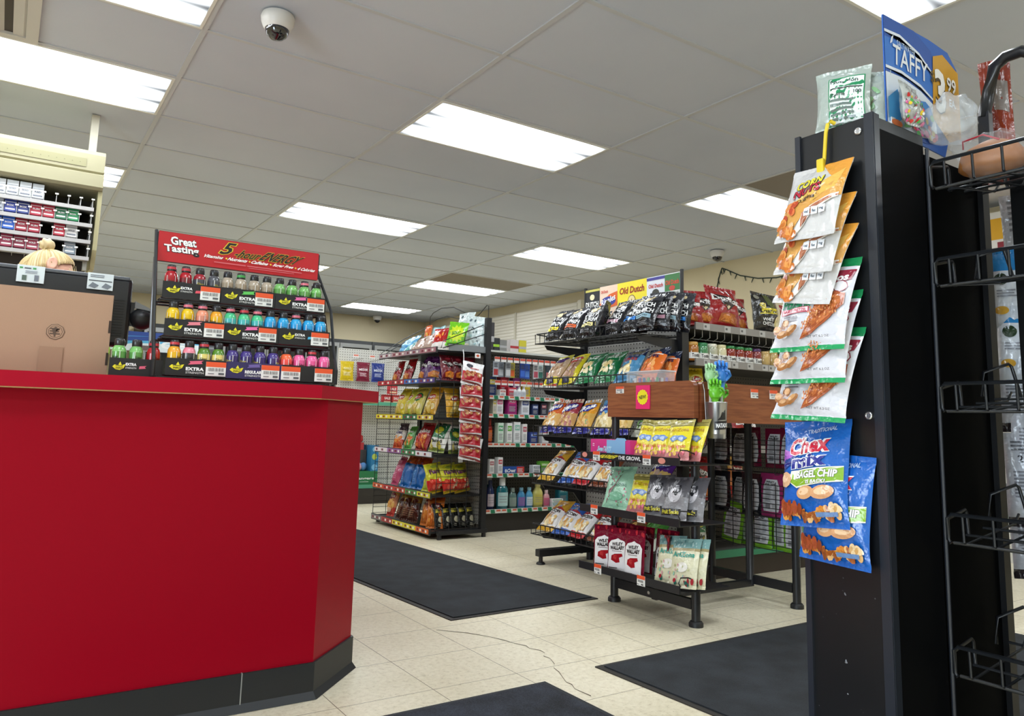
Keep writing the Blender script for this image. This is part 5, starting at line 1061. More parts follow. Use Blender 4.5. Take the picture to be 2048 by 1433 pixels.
# hook and hanging strip
t = thing('strip_hook', 'yellow plastic hook over the top edge of the black post', 'hook')
yl = M('e3c52c', .35)
MB().tube([(.862, -1.945, 1.484), (.85, -1.944, 1.486), (.842, -1.942, 1.478), (.8405, -1.938, 1.46), (.838, -1.934, 1.40), (.832, -1.93, 1.365)], .0042, yl, 10).build('hook', t)
MB().box(.826, .836, -1.938, -1.921, 1.355, 1.40, yl, .003).build('clip', t)
MB().box(.8415, .8435, -1.95, -1.92, .60, 1.38, M('d9c23a', .4)).build('strip', t)
NUT = ['c8702a', 'a85420', 'e0964a']
kind('corn_nut', 'corn_nut_bag', .146, .190, .032, [(1, 'cfcdcb')], [('p', [(.5, 1.), (1, 1), (1, .62), (.72, .8)], 'e09a3a'), ('p', [(.0, .42), (.45, .50), (.9, .78), (1., .70), (1, .5), (.5, .34), (.25, .06), (0, .1)], 'd9a052'), ('p', [(.2, .5), (.6, .66), (.95, .86), (.9, .6), (.55, .44)], 'e6b85a'),
     ('t', 'CORN', .42, .72, .5, .12, '2a1c18', .07, .1, .08), ('t', 'CORN', .42, .72, .48, .11, 'e8d83a', .035, .1, .08), ('t', 'NUTS', .42, .61, .5, .12, '2a1c18', .07, .15, .1), ('t', 'NUTS', .42, .61, .47, .11, 'b8283a', .035, .15, .1), ('t', 'Original', .44, .49, .36, .07, '3a2a22', .02, .2, .1),
     ('p', [(.48, .32), (.8, .46), (.98, .52), (.98, .47), (.6, .34), (.42, .1), (.36, .02), (.30, .02)], 'f0e6dc'), ('p', [(.44, .3), (.78, .44), (.98, .50), (.98, .48), (.62, .36), (.44, .12)], 'b06a4a'),
     ('b', .18, .38, .16, .2, 8, ['b8482a', 'd8703a', 'e09050'], .06), ('b', .2, .16, .34, .2, 10, NUT, .07), ('q', ((.5, .24), (.6, .25), (.6, .34), (.5, .33)), 'e6e8ec'), ('q', ((.62, .25), (.72, .26), (.72, .35), (.62, .34)), 'e6e8ec'), ('q', ((.74, .26), (.84, .27), (.84, .36), (.74, .35)), 'e6e8ec'),
     ('t', 'cal', .55, .285, .06, .03, '4a5a6a'), ('t', 'fat', .67, .295, .06, .03, '4a5a6a'), ('t', 'mg', .79, .305, .06, .03, '4a5a6a')], nu=20, nv=26, crisp=1.1)
PIZ = ['c8743c', 'bc6634', 'd48a50', 'b05a32', 'd8985c']
kind('pretzel_combo', 'pretzel_bag', .176, .208, .036, [(.05, '1f9a5a'), (.9, 'd4d4da'), (1, '17804a')], [('p', [(.3, .56), (.6, .62), (.96, .74), (.99, .86), (.6, .84), (.3, .78)], '8a1c34'), ('t', 'Combos', .68, .745, .5, .09, 'f4f0f0', .04, .15, .12), ('e', .86, .66, .09, .07, '8a1c34'), ('e', .86, .66, .078, .06, 'e6e2e4'), ('t', 'Pizzeria', .30, .50, .44, .095, '1f8a5c', .035, .15), ('q', ((.08, .385), (.5, .40), (.5, .46), (.08, .445)), 'c0304a'), ('q', ((.095, .393), (.485, .408), (.485, .452), (.095, .437)), 'ecdfe2'),
     ('t', 'BAKED PRETZEL', .29, .423, .36, .032, 'c0304a', .02), ('l', .12, .46, .31, .37, 2, '7a787c'), ('p', [(.44, .10), (.60, .15), (.82, .32), (.96, .46), (.95, .58), (.78, .60), (.60, .55)], 'a8562e'), ('p', [(.47, .13), (.60, .18), (.80, .34), (.92, .47), (.90, .54), (.78, .565), (.62, .52)], 'c87440'), ('b', .76, .44, .26, .2, 90, PIZ, .012), ('b', .64, .32, .18, .18, 50, PIZ, .012), ('b', .54, .2, .08, .12, 20, PIZ, .011),
     ('e', .15, .18, .085, .05, '9a6236', -.3), ('e', .13, .20, .06, .035, 'c8945c', -.3), ('e', .26, .235, .07, .055, '8a5630'), ('e', .27, .245, .045, .035, 'd0a070'), ('e', .37, .17, .09, .045, '96602f', .5), ('e', .36, .185, .06, .025, 'c8945c', .5), ('e', .24, .13, .09, .04, 'a87040', .1), ('e', .23, .14, .06, .022, 'd0a070', .1), ('t', 'NET WT 6.3 OZ', .74, .09, .3, .022, '4a484c', .01)], nu=20, nv=26, crisp=.9)
MIX = ['c8742c', 'a85a24', 'e0a050', 'd98c3a', '8a4a24', 'e8b878']
kind('snack_mix', 'snack_mix_bag', .178, .245, .05, [(1, '1c63bc')], [('p', [(0, .5), (.2, .56), (.5, .62), (.2, .64), (0, .68)], '1a3a8c'), ('p', [(.02, .6), (.28, .66), (.02, .72)], 'a85ac0'), ('p', [(.02, .55), (.3, .60), (.02, .58)], '2a2a7c'), ('t', 'TRADITIONAL', .62, .90, .42, .045, 'b8d0ee', .02, .1, .1), ('t', 'Chex', .46, .75, .66, .18, 'f0f2f4', .10, .15, .08), ('t', 'Chex', .46, .75, .64, .165, 'c8203a', .035, .15, .08),
     ('t', 'mix', .48, .60, .56, .13, 'f0f2f4', .11, .15, .08), ('t', 'mix', .48, .60, .54, .12, '26308c', .04, .15, .08), ('p', [(.16, .40), (.2, .5), (.97, .56), (.97, .42), (.3, .34)], 'eef0d8'), ('p', [(.18, .40), (.22, .49), (.97, .55), (.97, .43), (.3, .355)], '86b02a'), ('t', 'BAGEL CHIP', .6, .475, .62, .075, '2a3a18', .08, .1, .05), ('t', 'BAGEL CHIP', .6, .475, .61, .07, 'f4f4ee', .04, .1, .05), ('t', 'IS BACK!', .62, .405, .3, .04, '2a3a18', .06, .1, .05), ('t', 'IS BACK!', .62, .405, .29, .036, 'f4f4ee', .03, .1, .05),
     ('e', .10, .42, .11, .075, 'e0b48a'), ('e', .08, .43, .06, .04, 'ecc8a4'), ('e', .46, .30, .15, .06, 'dca878', .1), ('e', .44, .31, .10, .035, 'f0ccA4'.lower(), .1), ('e', .72, .31, .16, .06, 'd8a074', .15), ('e', .72, .32, .11, .035, 'efc8a0', .15), ('b', .5, .12, .86, .10, 34, MIX, .048), ('b', .22, .17, .28, .08, 8, ['8a4224', 'a04c2c'], .055), ('b', .85, .17, .2, .08, 9, ['e6c89a', 'c89a5c'], .04), ('q', ((.62, .085), (.92, .1), (.92, .14), (.62, .125)), '6a8ab8')], nu=20, nv=26, crisp=.9)
CS = -PI/2
G_ = 'snack bags on the yellow hook strip'
for i, (x, y, z, ln, ro) in enumerate([(.765, -1.927, 1.211, .392, .025), (.770, -1.917, 1.140, .377, .098), (.775, -1.908, 1.077, .373, .15)]):
    put('corn_nut', 'orange and white corn nut bag, '+('topmost, held by the yellow clip' if i == 0 else 'second down the hanging strip' if i == 1 else 'third down, above the pizza pretzel bags'), 'snack bag', G_, (x, y, z), CS, ln, ro, 1.)
for i, (x, y, z, ln, ro) in enumerate([(.765, -1.925, .975, .357, .012), (.765, -1.924, .908, .37, .004), (.772, -1.918, .832, .35, .045)]):
    put('pretzel_combo', 'white and green pizza pretzel bag, '+('uppermost' if i == 0 else 'middle' if i == 1 else 'lowest')+' of the three on the strip', 'snack bag', G_, (x, y, z), CS, ln, ro, 1.)
put('snack_mix', 'blue snack mix bag hanging in front with lime banner', 'snack bag', 'blue snack mix bags on the post', (.797, -1.912, .617), CS, .19, -.06, .9)
put('snack_mix', 'blue snack mix bag hanging lower, half behind the other', 'snack bag', 'blue snack mix bags on the post', (.822, -1.938, .546), CS, .086, .04, .9)
# things on top of the post
film_clear = M('e8eef0', .12, 0, .5, 40., .0, 0, .10)
t = thing('taffy_sign', 'blue and gold taffy price sign standing on the black post', 'sign')
P = [(.965, 1.45)]+[(.965+.26*i/10, 1.738-.25*(i/10)**1.35*.72+.0) for i in range(11)]+[(1.225, 1.45)]
b = MB(); b.slab([(.955, 1.476), (1.20, 1.462), (1.275, 1.64), (1.275, 1.70), (1.235, 1.735), (1.15, 1.742), (.955, 1.742)], 'y', -2.012, -2.009, card('2c62b8'))
F = flat(.955, 1.275, -2.0125, 1.462, 1.742)
draw(b, F, [('p', [(0, .05), (.5, .05), (.72, .1), (.76, .6), (.62, .9), (.4, 1), (0, 1)], '2a56a8'), ('p', [(0, .82), (.2, .83), (.45, .77), (.64, .65), (.64, .45), (.4, .53), (.2, .56), (0, .55)], '3a78cc'), ('p', [(0, .52), (.2, .53), (.45, .49), (.62, .42), (.66, .12), (.3, .06), (0, .08)], 'dfe8f2'),
            ('p', [(0, .855), (.2, .87), (.45, .80), (.66, .67), (.655, .69), (.45, .825), (.2, .895), (0, .88)], 'e4ecf6'), ('p', [(0, .55), (.2, .56), (.45, .52), (.62, .45), (.62, .47), (.45, .545), (.2, .585), (0, .575)], 'e4ecf6'),
            ('p', [(.60, .30), (.64, .86), (.78, .92), (1, .82), (1, .22), (.82, .14)], 'd09a22'), ('t', 'SALTWATER', .27, .80, .24, .055, 'c4d6ee', .01, 0, -.06), ('p', [(.06, .77), (.08, .83), (.11, .86), (.09, .79)], 'e4ecf6'), ('t', 'TAFFY', .32, .685, .46, .17, 'eef2f6', .01, 0, -.06),
            ('t', '$', .61, .66, .05, .12, '5a4a1a', .02), ('t', '3', .72, .56, .15, .40, '4a3a14', .06), ('t', '3', .715, .565, .15, .39, 'f6f4ee', .03), ('t', '99', .88, .66, .13, .14, '4a3a14', .05), ('t', '99', .878, .664, .13, .135, 'f6f4ee', .02), ('t', 'EA.', .88, .50, .10, .07, 'f6f4ee', .03),
            ('p', [(0, .3), (.12, .4), (.2, .2), (.1, .1), (0, .1)], '4a9ad0'), ('p', [(.14, .4), (.18, .4), (.30, .14), (.26, .12)], '3a4258'), ('p', [(.18, .1), (.24, .28), (.27, .12)], '5aa84a'), ('p', [(.30, .12), (.34, .26), (.37, .1)], 'd0342c'), ('e', .46, .28, .12, .12, '3a86cc'), ('b', .46, .18, .3, .2, 16, ['e05a9a', '4aa84a', 'e8c83a', 'd83a3a', 'f0f0f0'], .03), ('e', .08, .1, .07, .03, 'e8804a')], card)
b.build('board', t)
MB().box(.96, .975, -2.02, -2.0, 1.475, 1.50, M('dddddd', .3)).build('clip', t)
kind('taffy_bag', 'taffy_bag', .12, .15, .05, [(1, 'a9b4ac')], [('q', ((.26, .06), (.92, .06), (.92, .82), (.26, .82)), '2a8a5a'), ('q', ((.28, .08), (.90, .08), (.90, .80), (.28, .80)), 'e4ece8'), ('t', 'Nutrition', .55, .74, .5, .06, '3a4a44', .02), ('q', ((.3, .6), (.88, .6), (.88, .62), (.3, .62)), '2a2a2a'), ('t', 'Calories', .46, .5, .3, .06, '3a4a44', .02), ('t', '100', .8, .52, .14, .06, '3a4a44', .02), ('l', .3, .88, .1, .44, 5, '6a7a74')], crisp=1.)
put('taffy_bag', 'clear taffy bag showing its nutrition label on top of the post', 'candy bag', 'taffy bags on the post', (.895, -1.945, 1.478), CS+.35, .15, .0, 1.)
kind('taffy_bag_mixed', 'taffy_bag', .13, .15, .06, [(1, 'a9b3ac')], [('b', .5, .4, .7, .5, 20, ['8ab88a', 'e8e8e8', 'b0a890', 'd89ab0', '9ac0a0'], .07)], crisp=2.4)
put('taffy_bag_mixed', 'crinkled clear bag of green taffy just behind the price sign', 'candy bag', 'taffy bags on the post', (.945, -1.955, 1.48), CS+.25, .1, .05, .9)
kind('taffy_bag_bright', 'taffy_bag', .12, .14, .05, [(1, 'b4b8b4')], [('b', .45, .4, .8, .7, 40, ['e05a9a', '4aa84a', 'e8c83a', 'd83a3a', 'f4f4f4', 'e890b8'], .05)], crisp=2.)
put('taffy_bag_bright', 'clear bag of brightly wrapped taffy leaning before the price sign', 'candy bag', 'taffy bags on the post', (1.00, -2.046, 1.478), .1, .1, .0, .72)
# bread bags in the top basket
crust = ['a86a34', '9c6230', 'b47c48']
def loaf(name, seed):
    q = random.Random(seed); t_ = MB()
    s = bmesh.new(); bmesh.ops.create_uvsphere(s, u_segments=20, v_segments=14, radius=1)
    for v in s.verts:
        c = v.co; v.co = Vector((.055*c.x, .068*c.y, .052*c.z*(1 if c.z > 0 else .55)))*(1+.05*noise.noise(c*2.+Vector((seed, 0, 0))))
    t_.bm(s, M(crust[seed % 3], .6, 0, .1, 30.), True); return t_.mesh(name)
for i in range(4):
    x, y = 1.15, -2.135-.165*i
    o = tag(link('bread_loaf', loaf('bread_loaf', i), None, (x, y, 1.402), (0, 0, R.uniform(-.15, .15))), 'brown bread roll in clear plastic, '+ORD[i]+' from the post in the top basket', 'bread', 'bread in the top basket')
    mb = MB(); s = bmesh.new(); bmesh.ops.create_uvsphere(s, u_segments=36, v_segments=26, radius=1)
    for v in s.verts:
        c = v.co.copy(); k_ = 1+.16*noise.noise(c*3+Vector((i*3., 1, 0)))+.08*noise.noise(c*8)
        tail = max(0, c.y-.45)*1.0 if i == 0 else 0
        v.co = Vector((.066*c.x*k_*(1-.55*min(1, tail*2)), .076*c.y*k_+(.03*tail if i == 0 else 0), (.068*c.z if c.z > 0 else .036*c.z)*k_+tail*.15))
    mb.bm(s, film_clear, True); mb.build('plastic_wrap', o)
    MB().tube([(-.03, -.03, .04), (-.035, .0, .058), (-.02, .05, .06), (.0, .06, .05)], .002, M('b8283a', .4), 6).build('red_tie', o)
def cloud_bag(loc, s_, label, seed):
    mb = MB(); q = bmesh.new(); bmesh.ops.create_icosphere(q, subdivisions=4, radius=1)
    for v in q.verts:
        c = v.co.copy(); v.co = Vector((c.x*s_[0], c.y*s_[1], max(c.z, -.6)*s_[2]))*(1+.28*noise.noise(c*2.2+Vector((seed, 0, 0)))+.13*abs(noise.noise(c*6.)))
    mb.bm(q, M('dfe6ea', .10, 0, .6, 30., 0, 0, .30), True)
    tag(mb.build('plastic_bag', None, loc=loc), label, 'bag')
cloud_bag((1.10, -2.075, 1.505), (.055, .05, .06), 'knotted clear plastic bread bag top puffed beside the price sign', 1)
# black handle with red pouch at the upper edge
t = thing('grip_handle', 'black arched plastic handle above the bread basket', 'handle tool')
pt = [(1.27, -2.07, 1.56), (1.27, -2.085, 1.62), (1.27, -2.10, 1.675), (1.27, -2.125, 1.69), (1.27, -2.16, 1.69), (1.27, -2.19, 1.67), (1.27, -2.20, 1.61), (1.27, -2.2, 1.45)]
MB().tube(pt, .014, M('1a1a1c', .3), 10).build('loop', t)
MB().box(1.26, 1.28, -2.085, -2.06, 1.40, 1.57, M('1a1a1c', .3)).build('stem', t)
kind('red_pouch', 'orange_pouch', .07, .33, .03, [(1, '84301a')], [('q', ((.4, .6), (.9, .55), (.9, .8), (.4, .85)), '8a8078'), ('q', ((.15, .1), (.85, .1), (.85, .35), (.15, .35)), 'a03820')], crisp=2.)
put('red_pouch', 'rust orange foil pouch hanging behind the black arched handle', 'pouch', None, (1.335, -2.078, 1.405), CS+.3, -.02, -.02, .95)
# pouches hanging on the far side, seen through the gap
kind('white_pouch', 'hanging_pouch', .085, .23, .03, [(.1, '2a2428'), (1, 'b9bcc2')], [('l', .2, .8, .3, .6, 8, '7a7c82'), ('t', '20', .5, .72, .3, .08, '3a3a3e', .02), ('l', .2, .8, .8, .92, 3, '5a5c60')], crisp=1.4)
kind('blue_pouch', 'hanging_pouch', .085, .22, .03, [(.3, 'c0c6cc'), (.72, 'd0d4d8'), (1, '2a78b0')], [('e', .35, .62, .2, .07, '2a3a24'), ('e', .3, .25, .2, .05, 'c89a3c'), ('l', .2, .8, .4, .5, 3, '8a8c92')], crisp=1.4)
kind('grey_pouch', 'hanging_pouch', .08, .26, .025, [(1, '8a8784')], [('l', .2, .8, .6, .95, 6, '5a5856'), ('t', '20', .5, .85, .3, .06, '2a2a2a', .02)], crisp=1.2)
G_ = 'pouches hanging behind the basket display'
for i, (kk, x, y, z, lab) in enumerate([('grey_pouch', 1.44, -2.065, 1.16, 'grey back of a hanging pouch, highest in the gap'), ('blue_pouch', 1.41, -2.04, 1.06, 'blue topped white pouch in the gap, upper'), ('blue_pouch', 1.41, -2.045, .93, 'blue topped white pouch in the gap, lower'), ('white_pouch', 1.43, -2.04, .82, 'white pouch back in the gap at basket height'),
      ('white_pouch', 1.43, -2.055, .70, 'white pouch back with gold print below the middle'), ('white_pouch', 1.42, -2.05, .60, 'white pouch back second from the bottom of the gap'), ('white_pouch', 1.43, -2.05, .48, 'white pouch back with dark bottom seal, lowest in the gap')]):
    put(kk, lab, 'pouch', G_, (x, y, z), CS+.5, .04, R.uniform(-.05, .05), .95)

# ================================================================ TUMBLER OF GRABBER HANDS, ORGANIZER
t = thing('metal_tumbler', 'brushed metal cup with black banner hung on the corner of the candy stand', 'cup', (1.888, -.70, .765))
b = MB().lathe([(.034, 0), (.037, .004), (.0435, .148), (.0445, .152), (.042, .152), (.038, .02)], M('b6b8bb', .28, .9), 32); 
b.build('cup', t)
b = MB(); G = lambda u, v, k=0: ((.0372+.0445*v*.148+k)*math.cos(-PI*.95+PI*.9*u), (.0372+.0445*v*.148+k)*math.sin(-PI*.95+PI*.9*u), .004+.144*v)
draw(b, G, [('q', ((.12, .22), (.78, .26), (.78, .5), (.12, .46)), '1b1b1d'), ('t', 'MATADOR', .46, .36, .58, .13, 'ececec', .05, 0, .05), ('p', [(.22, .5), (.32, .56), (.40, .74), (.46, .72), (.52, .82), (.56, .52)], '242426')], lambda h: M(h, .4)); b.build('banner', t)
MB().tube([(-.03, .03, .05), (-.035, .035, .2), (-.03, .05, .24)], .0016, M('d8d8d8', .3), 6).build('hanger_wire', t)
def hand_tool(loc, col, s_, rz, label, h_=.12, closed=True):
    t = thing('back_scratcher', label, 'hand toy', loc, (0, 0, rz), 'plastic hand scratchers in the metal cup'); m = M(col, .35, 0, 0, 60, 0, .3)
    MB().tube([(0, 0, 0), (0, 0, h_)], .006, M('e6e4e0', .4), 8).build('stick', t)
    b = MB(); s = bmesh.new(); bmesh.ops.create_uvsphere(s, u_segments=18, v_segments=12, radius=1)
    for v in s.verts:
        c = v.co; v.co = Vector((.021*s_*c.x*(1+.15*c.z), .012*s_*c.y, h_+.022*s_+.026*s_*c.z))
    b.bm(s, m, True); b.tube([(0, 0, h_-.03), (0, 0, h_), (0, 0, h_+.01)], [.009*s_, .011*s_, .014*s_], m, 12)
    for i in range(4):
        x = (-.0155+.0105*i)*s_; L_ = (.9, 1.05, 1., .8)[i]*s_; z0 = h_+.040*s_
        p = [(x*.8, 0, z0-.01), (x, .003*s_, z0+.018*L_), (x*1.03, -.002*s_, z0+.028*L_), (x*1.03, -.012*s_, z0+.026*L_), (x, -.017*s_, z0+.012*L_)]
        b.tube(p, [.0052*s_, .0052*s_, .005*s_, .0047*s_, .0038*s_], m, 10)
    b.tube([(.014*s_, -.004, h_+.012*s_), (.026*s_, -.008*s_, h_+.026*s_), (.022*s_, -.014*s_, h_+.038*s_), (.010*s_, -.018*s_, h_+.040*s_)], [.0055*s_, .0055*s_, .005*s_, .004*s_], m, 10)
    b.build('hand', t)
hand_tool((1.918, -.70, .80), '3a86d8', 1.38, -.85, 'bright blue plastic fist scratcher standing tallest in the cup', .195)
hand_tool((1.866, -.712, .80), '6fc82c', 1.25, -.8, 'lime green plastic hand low at the front of the cup', .125)
hand_tool((1.925, -.69, .80), '66c02a', 1.1, -.2, 'lime green plastic hand behind the blue one', .125)
hand_tool((1.862, -.69, .80), 'a8d8a0', 1.1, -.7, 'pale green wrapped hand beside the blue fist', .20)
t = thing('clear_organizer', 'clear plastic tub of small colourful items on top of the candy stand', 'tub')
MB().box(1.868, 1.95, -.40, -.165, .9565, 1.06, M('e6eef0', .08, 0, 0, 60, 0, 0, .28)).build('tub', t)
MB().box(1.864, 1.954, -.405, -.16, 1.058, 1.064, M('dfe8ea', .1, 0, 0, 60, 0, 0, .5)).build('rim', t)
for i in range(14):
    x, y = 1.885+.045*(i % 2), -.18-.0145*i
    c = ['2a8ab0', 'c8343a', 'e6e6e6', '3a9a5a', '8a5ab0', 'e8e0d0', '3a6aa8', 'b0343a', '6ab86a'][i % 9]
    tag(MB().box(-.004, .004, -.006, .006, 0, .075, card(c), .002).build('small_lighter', None, loc=(x, y, .958)), {'2a8ab0': 'teal', 'c8343a': 'red', 'e6e6e6': 'white', '3a9a5a': 'green', '8a5ab0': 'purple', 'e8e0d0': 'ivory', '3a6aa8': 'blue', 'b0343a': 'crimson', '6ab86a': 'light green'}[c]+' small stick in the clear tub, '+ORD[i]+' from the aisle end', 'small item', 'small items in the clear tub')

# ================================================================ DORITOS SHELF: BAGS AND JARS
kind('dorito_big', 'tortilla_chip_bag', .29, .255, .085, [(1, '9c1e22')], [('p', [(.06, .80), (.98, .70), (.62, .46), (.5, .42), (.4, .5)], '241618'), ('t', 'Doritos', .52, .68, .84, .15, 'f2f0ee', .05, 0, -.08), ('p', [(.44, .54), (.62, .52), (.54, .44)], 'e6d8b0'), ('p', [(.2, .14), (.8, .1), (.78, .34), (.5, .36), (.26, .32)], 'a8561c'), ('p', [(.26, .16), (.72, .13), (.6, .32), (.36, .31)], 'cc7a2a'), ('l', .6, .84, .4, .46, 2, 'd89a9a')], crisp=1., nu=20, nv=24)
G_ = 'red tortilla chip bags over the jar shelf'
for x, y, rz, lab, s_ in [(2.545, .08, -.35, 'red tortilla chip bag nearest the chip rack post on the top shelf', .72), (2.665, .07, -.25, 'red tortilla chip bag second from the post on the top shelf', .84), (2.825, .05, .05, 'red tortilla chip bag, largest and front-facing on the top shelf', 1.), (2.99, .11, .0, 'red tortilla chip bag beside the black popcorn bag', .84)]:
    put('dorito_big', lab, 'chip bag', G_, (x, y, 1.37), rz, .18, R.uniform(-.06, .06), s_)
kind('white_cheddar', 'popcorn_bag', .26, .28, .09, [(1, '262524')], [('p', [(.4, .98), (.7, .96), (.78, .62), (.5, .6)], '5a6438'), ('e', .30, .66, .11, .075, 'd8c42c'), ('t', '70', .30, .66, .1, .06, '3a3420', .02), ('p', [(.14, .44), (.9, .50), (.98, .64), (.2, .58), (.24, .5)], 'e4d22c'), ('t', 'Smartfood', .55, .54, .74, .1, '2a2a20', .03, .1, .06), ('t', 'WHITE', .45, .33, .38, .08, 'e6e4de', .03), ('t', 'CHEDDAR', .5, .23, .5, .08, 'e6e4de', .03), ('b', .84, .24, .2, .3, 12, ['e8dca8', 'd0c080', 'f2ecd0'], .07), ('e', .14, .86, .1, .06, '8a887c')], crisp=1., nu=20, nv=24)
put('white_cheddar', 'black popcorn bag with yellow banner on the top shelf', 'popcorn bag', None, (3.20, .06, 1.37), .0, .12, .04, .92)
put('dorito_big', 'red tortilla chip bag half hidden behind the hanging corn nut bags', 'chip bag', G_, (3.52, .09, 1.37), .1, .18, 0, .85)
def jar(x, y, lidc, body, lab, tall=1., i=0):
    t = thing('dip_jar', lab, 'jar', (x, y, 1.1675), group='dip jars on the shelf')
    MB().lathe([(.030, 0), (.034, .004), (.0345, .075*tall), (.031, .086*tall), (.028, .09*tall)], M(body, .12, 0, 0, 60, 0, .6), 20).build('glass', t)
    MB().lathe([(.0305, .087*tall), (.031, .089*tall), (.031, .102*tall), (.029, .104*tall)], M(lidc, .35), 20).build('lid', t)
    b = MB(); G = wrap(.0348, .012, .066)
    if lidc != 'c8a86a': draw(b, G, [('q', ((.02, .0), (.98, 0), (.98, .62), (.02, .62)), 'e6e4dc'), ('t', 'Tostitos', .5, .34, .62, .36, '1c1a1c', .03)], card); b.build('label_band', t)
for i, (lc, bc, lab) in enumerate([('c89a4a', 'a86a2a', 'amber queso jar'), ('2c7a48', '4a8a5a', 'green dip jar'), ('e0dcc8', 'b4b49a', 'pale ranch dip jar'), ('d8cfa0', 'd8d0a8', 'cream queso jar'), ('2c7a3c', '8a2c20', 'red salsa jar with green lid'), ('2c7a3c', '8a2c20', 'red salsa jar with green lid'), ('2c7a3c', '8f3022', 'red salsa jar with green lid'), ('4a2a5a', '8a3a3a', 'salsa jar with purple lid'), ('c8a86a', 'c8a86a', 'tan bean dip can'), ('c8a86a', 'c8a86a', 'tan bean dip can'), ('2c7a3c', '8a2c20', 'red salsa jar with green lid')]):
    jar(2.515+.0755*i, .02, lc, bc, lab+', '+ORD[i]+' along the shelf from the rack post', 1. if i != 8 else .9, i)
G_ = 'snack bags on the lower shelves behind the candy stand'
for kk, x, z, lab, s_, rz in [('tortilla_red', 2.62, .412, 'red chip bag behind the candy stand legs, by the rack post', 1., -.2), ('corn_gold', 2.80, .705, 'gold corn snack bag above the magenta pouches', .9, 0), ('tortilla_maroon', 2.62, .705, 'maroon chip bag above the black pouches', .9, .1), ('dorito_big', 3.02, .705, 'red chip bag above the magenta pouches', .75, 0), ('cheese_orange', 2.78, .412, 'orange snack bag behind the wire baskets', .95, .2), ('veggie_white', 2.62, .15, 'white and red bag on the lowest shelf behind the stand', .9, .1), ('lays_yellow', 2.60, .955, 'yellow chip bag behind the cup of hand toys', .75, -.2), ('frito_red', 2.95, .412, 'peach corn chip bag deeper behind the baskets', 1., 0), ('dutch_blue', 2.52, .60, 'dark blue chip bag glimpsed beside the stand leg', .8, -.3)]:
    if kk == 'corn_gold' and kk not in KINDS: snack('corn_gold', '', [(.4, 'c8342a'), (1, 'd8a83a')], [('t', 'Corn', .5, .66, .7, .16, 'b02a24', .04, .1), ('b', .5, .3, .7, .3, 10, ['f0c85a', 'd8862a'], .09)])
    put(kk, lab, 'snack bag', G_, (x, .07, z), rz, .2, 0, s_)

# ================================================================ MEDICINES
def carton(x, z, w_, h_, col, art, lab, d_=.05, y=2.0, cat='box', name='medicine_box', rz=0):
    b = MB().box(-w_/2, w_/2, 0, d_, 0, h_, card(col)); draw(b, flat(-w_/2, w_/2, -.0002, 0, h_), art, card)
    tag(b.build(name, None, loc=(x, y, z), rot=(0, 0, rz)), lab, cat, 'boxed remedies on the gondola')
def pill(c, t='RX', tc='5a5a60'): return [('q', ((.1, .62), (.9, .62), (.9, .86), (.1, .86)), c), ('t', t, .5, .74, .6, .12, 'f4f4f4', .03), ('l', .15, .85, .2, .5, 4, 'a8a8ac'), ('q', ((0, 0), (1, 0), (1, .08), (0, .08)), c)]
X = lambda px: 2.476+(px-985)*.0047
for z, rows in ((.8585, [(988, 8, 28, 'd8d0b8', 'c8b030', 'pale yellow box, first'), (998, 15, 28, 'eceae8', 'c84a7a', 'white and rose box'), (1022, 22, 30, '9c2470', 'e6388a', 'magenta and purple box'), (1048, 19, 28, 'e6e8ee', '3a4a8a', 'white box with navy foot'), (1068, 15, 20, '26345c', '8a9ac8', 'small navy box'), (1086, 14, 22, '3a3a4a', '9a3a4a', 'dark box behind the snack bags'), (1106, 16, 28, 'e8e4e0', '4a8a5a', 'white and green box by the rack')]),
                (.6415, [(1001, 13, 34, 'd6ecd8', '4aa86a', 'mint green box'), (1018, 12, 34, 'f0f0ec', '5ab02c', 'white box with lime panel'), (1033, 15, 36, 'eceeee', '8ac0b0', 'white box with red foot'), (1048, 11, 33, 'ecebe8', 'b84a5a', 'narrow white box'), (1066, 18, 20, '2a3a7c', '5a7ac0', 'blue box under the ridged chips'), (1090, 16, 30, 'e0e0e0', 'b03a3a', 'white and red box behind the ridged chips')]),
                (.4165, [(986, 11, 24, 'eceae6', 'a83a4a', 'short white box'), (1002, 11, 27, 'f0f0f0', 'c82a34', 'white box with red heart'), (1074, 20, 14, 'e2e6ea', '6a7a8a', 'flat white toothpaste box'), (1090, 24, 20, '5a9a34', '8ac05a', 'green box behind the popcorn bags')]),
                (.9965, [(994, 18, 33, '24386c', 'd8c43a', 'navy box with yellow print'), (1018, 20, 34, 'b02034', 'd84a5a', 'red cold remedy box'), (1042, 18, 33, '7c2a6c', 'c03a8a', 'purple and pink box'), (1062, 20, 30, 'd8b82c', 'e8e0a0', 'yellow box under the second rack shelf'), (1003, 14, 12, 'eceae6', 'c05a4a', 'low white box'), (1021, 20, 16, 'c0283c', 'e890a0', 'low red box')])):
    for i, (px, w_, h_, c1, c2, lab) in enumerate(rows):
        front = h_ < 18 and z > .9
        carton(X(px), z, w_*.0038, h_*.00468, c1, pill(c2, R.choice(['COLD', 'CARE', 'PM', 'FLU', 'DAY'])), f'{lab} on the {dict([(.8585, "second"), (.6415, "third"), (.4165, "fourth"), (.9965, "top")])[z]} medicine shelf', y=1.985 if front or z < .9 else 2.075)
b = MB().box(-.095, .095, 0, .045, 0, .056, card('2450a0')); F = flat(-.095, .095, -.0002, 0, .056)
draw(b, F, [('q', ((.64, 0), (1, 0), (1, 1), (.64, 1)), 'c83a34'), ('e', .12, .45, .05, .25, 'd8e4f4'), ('t', 'Crest', .38, .5, .4, .5, 'f0f4fa', .04, .1), ('l', .68, .96, .2, .8, 3, 'f0d0d0')], card)
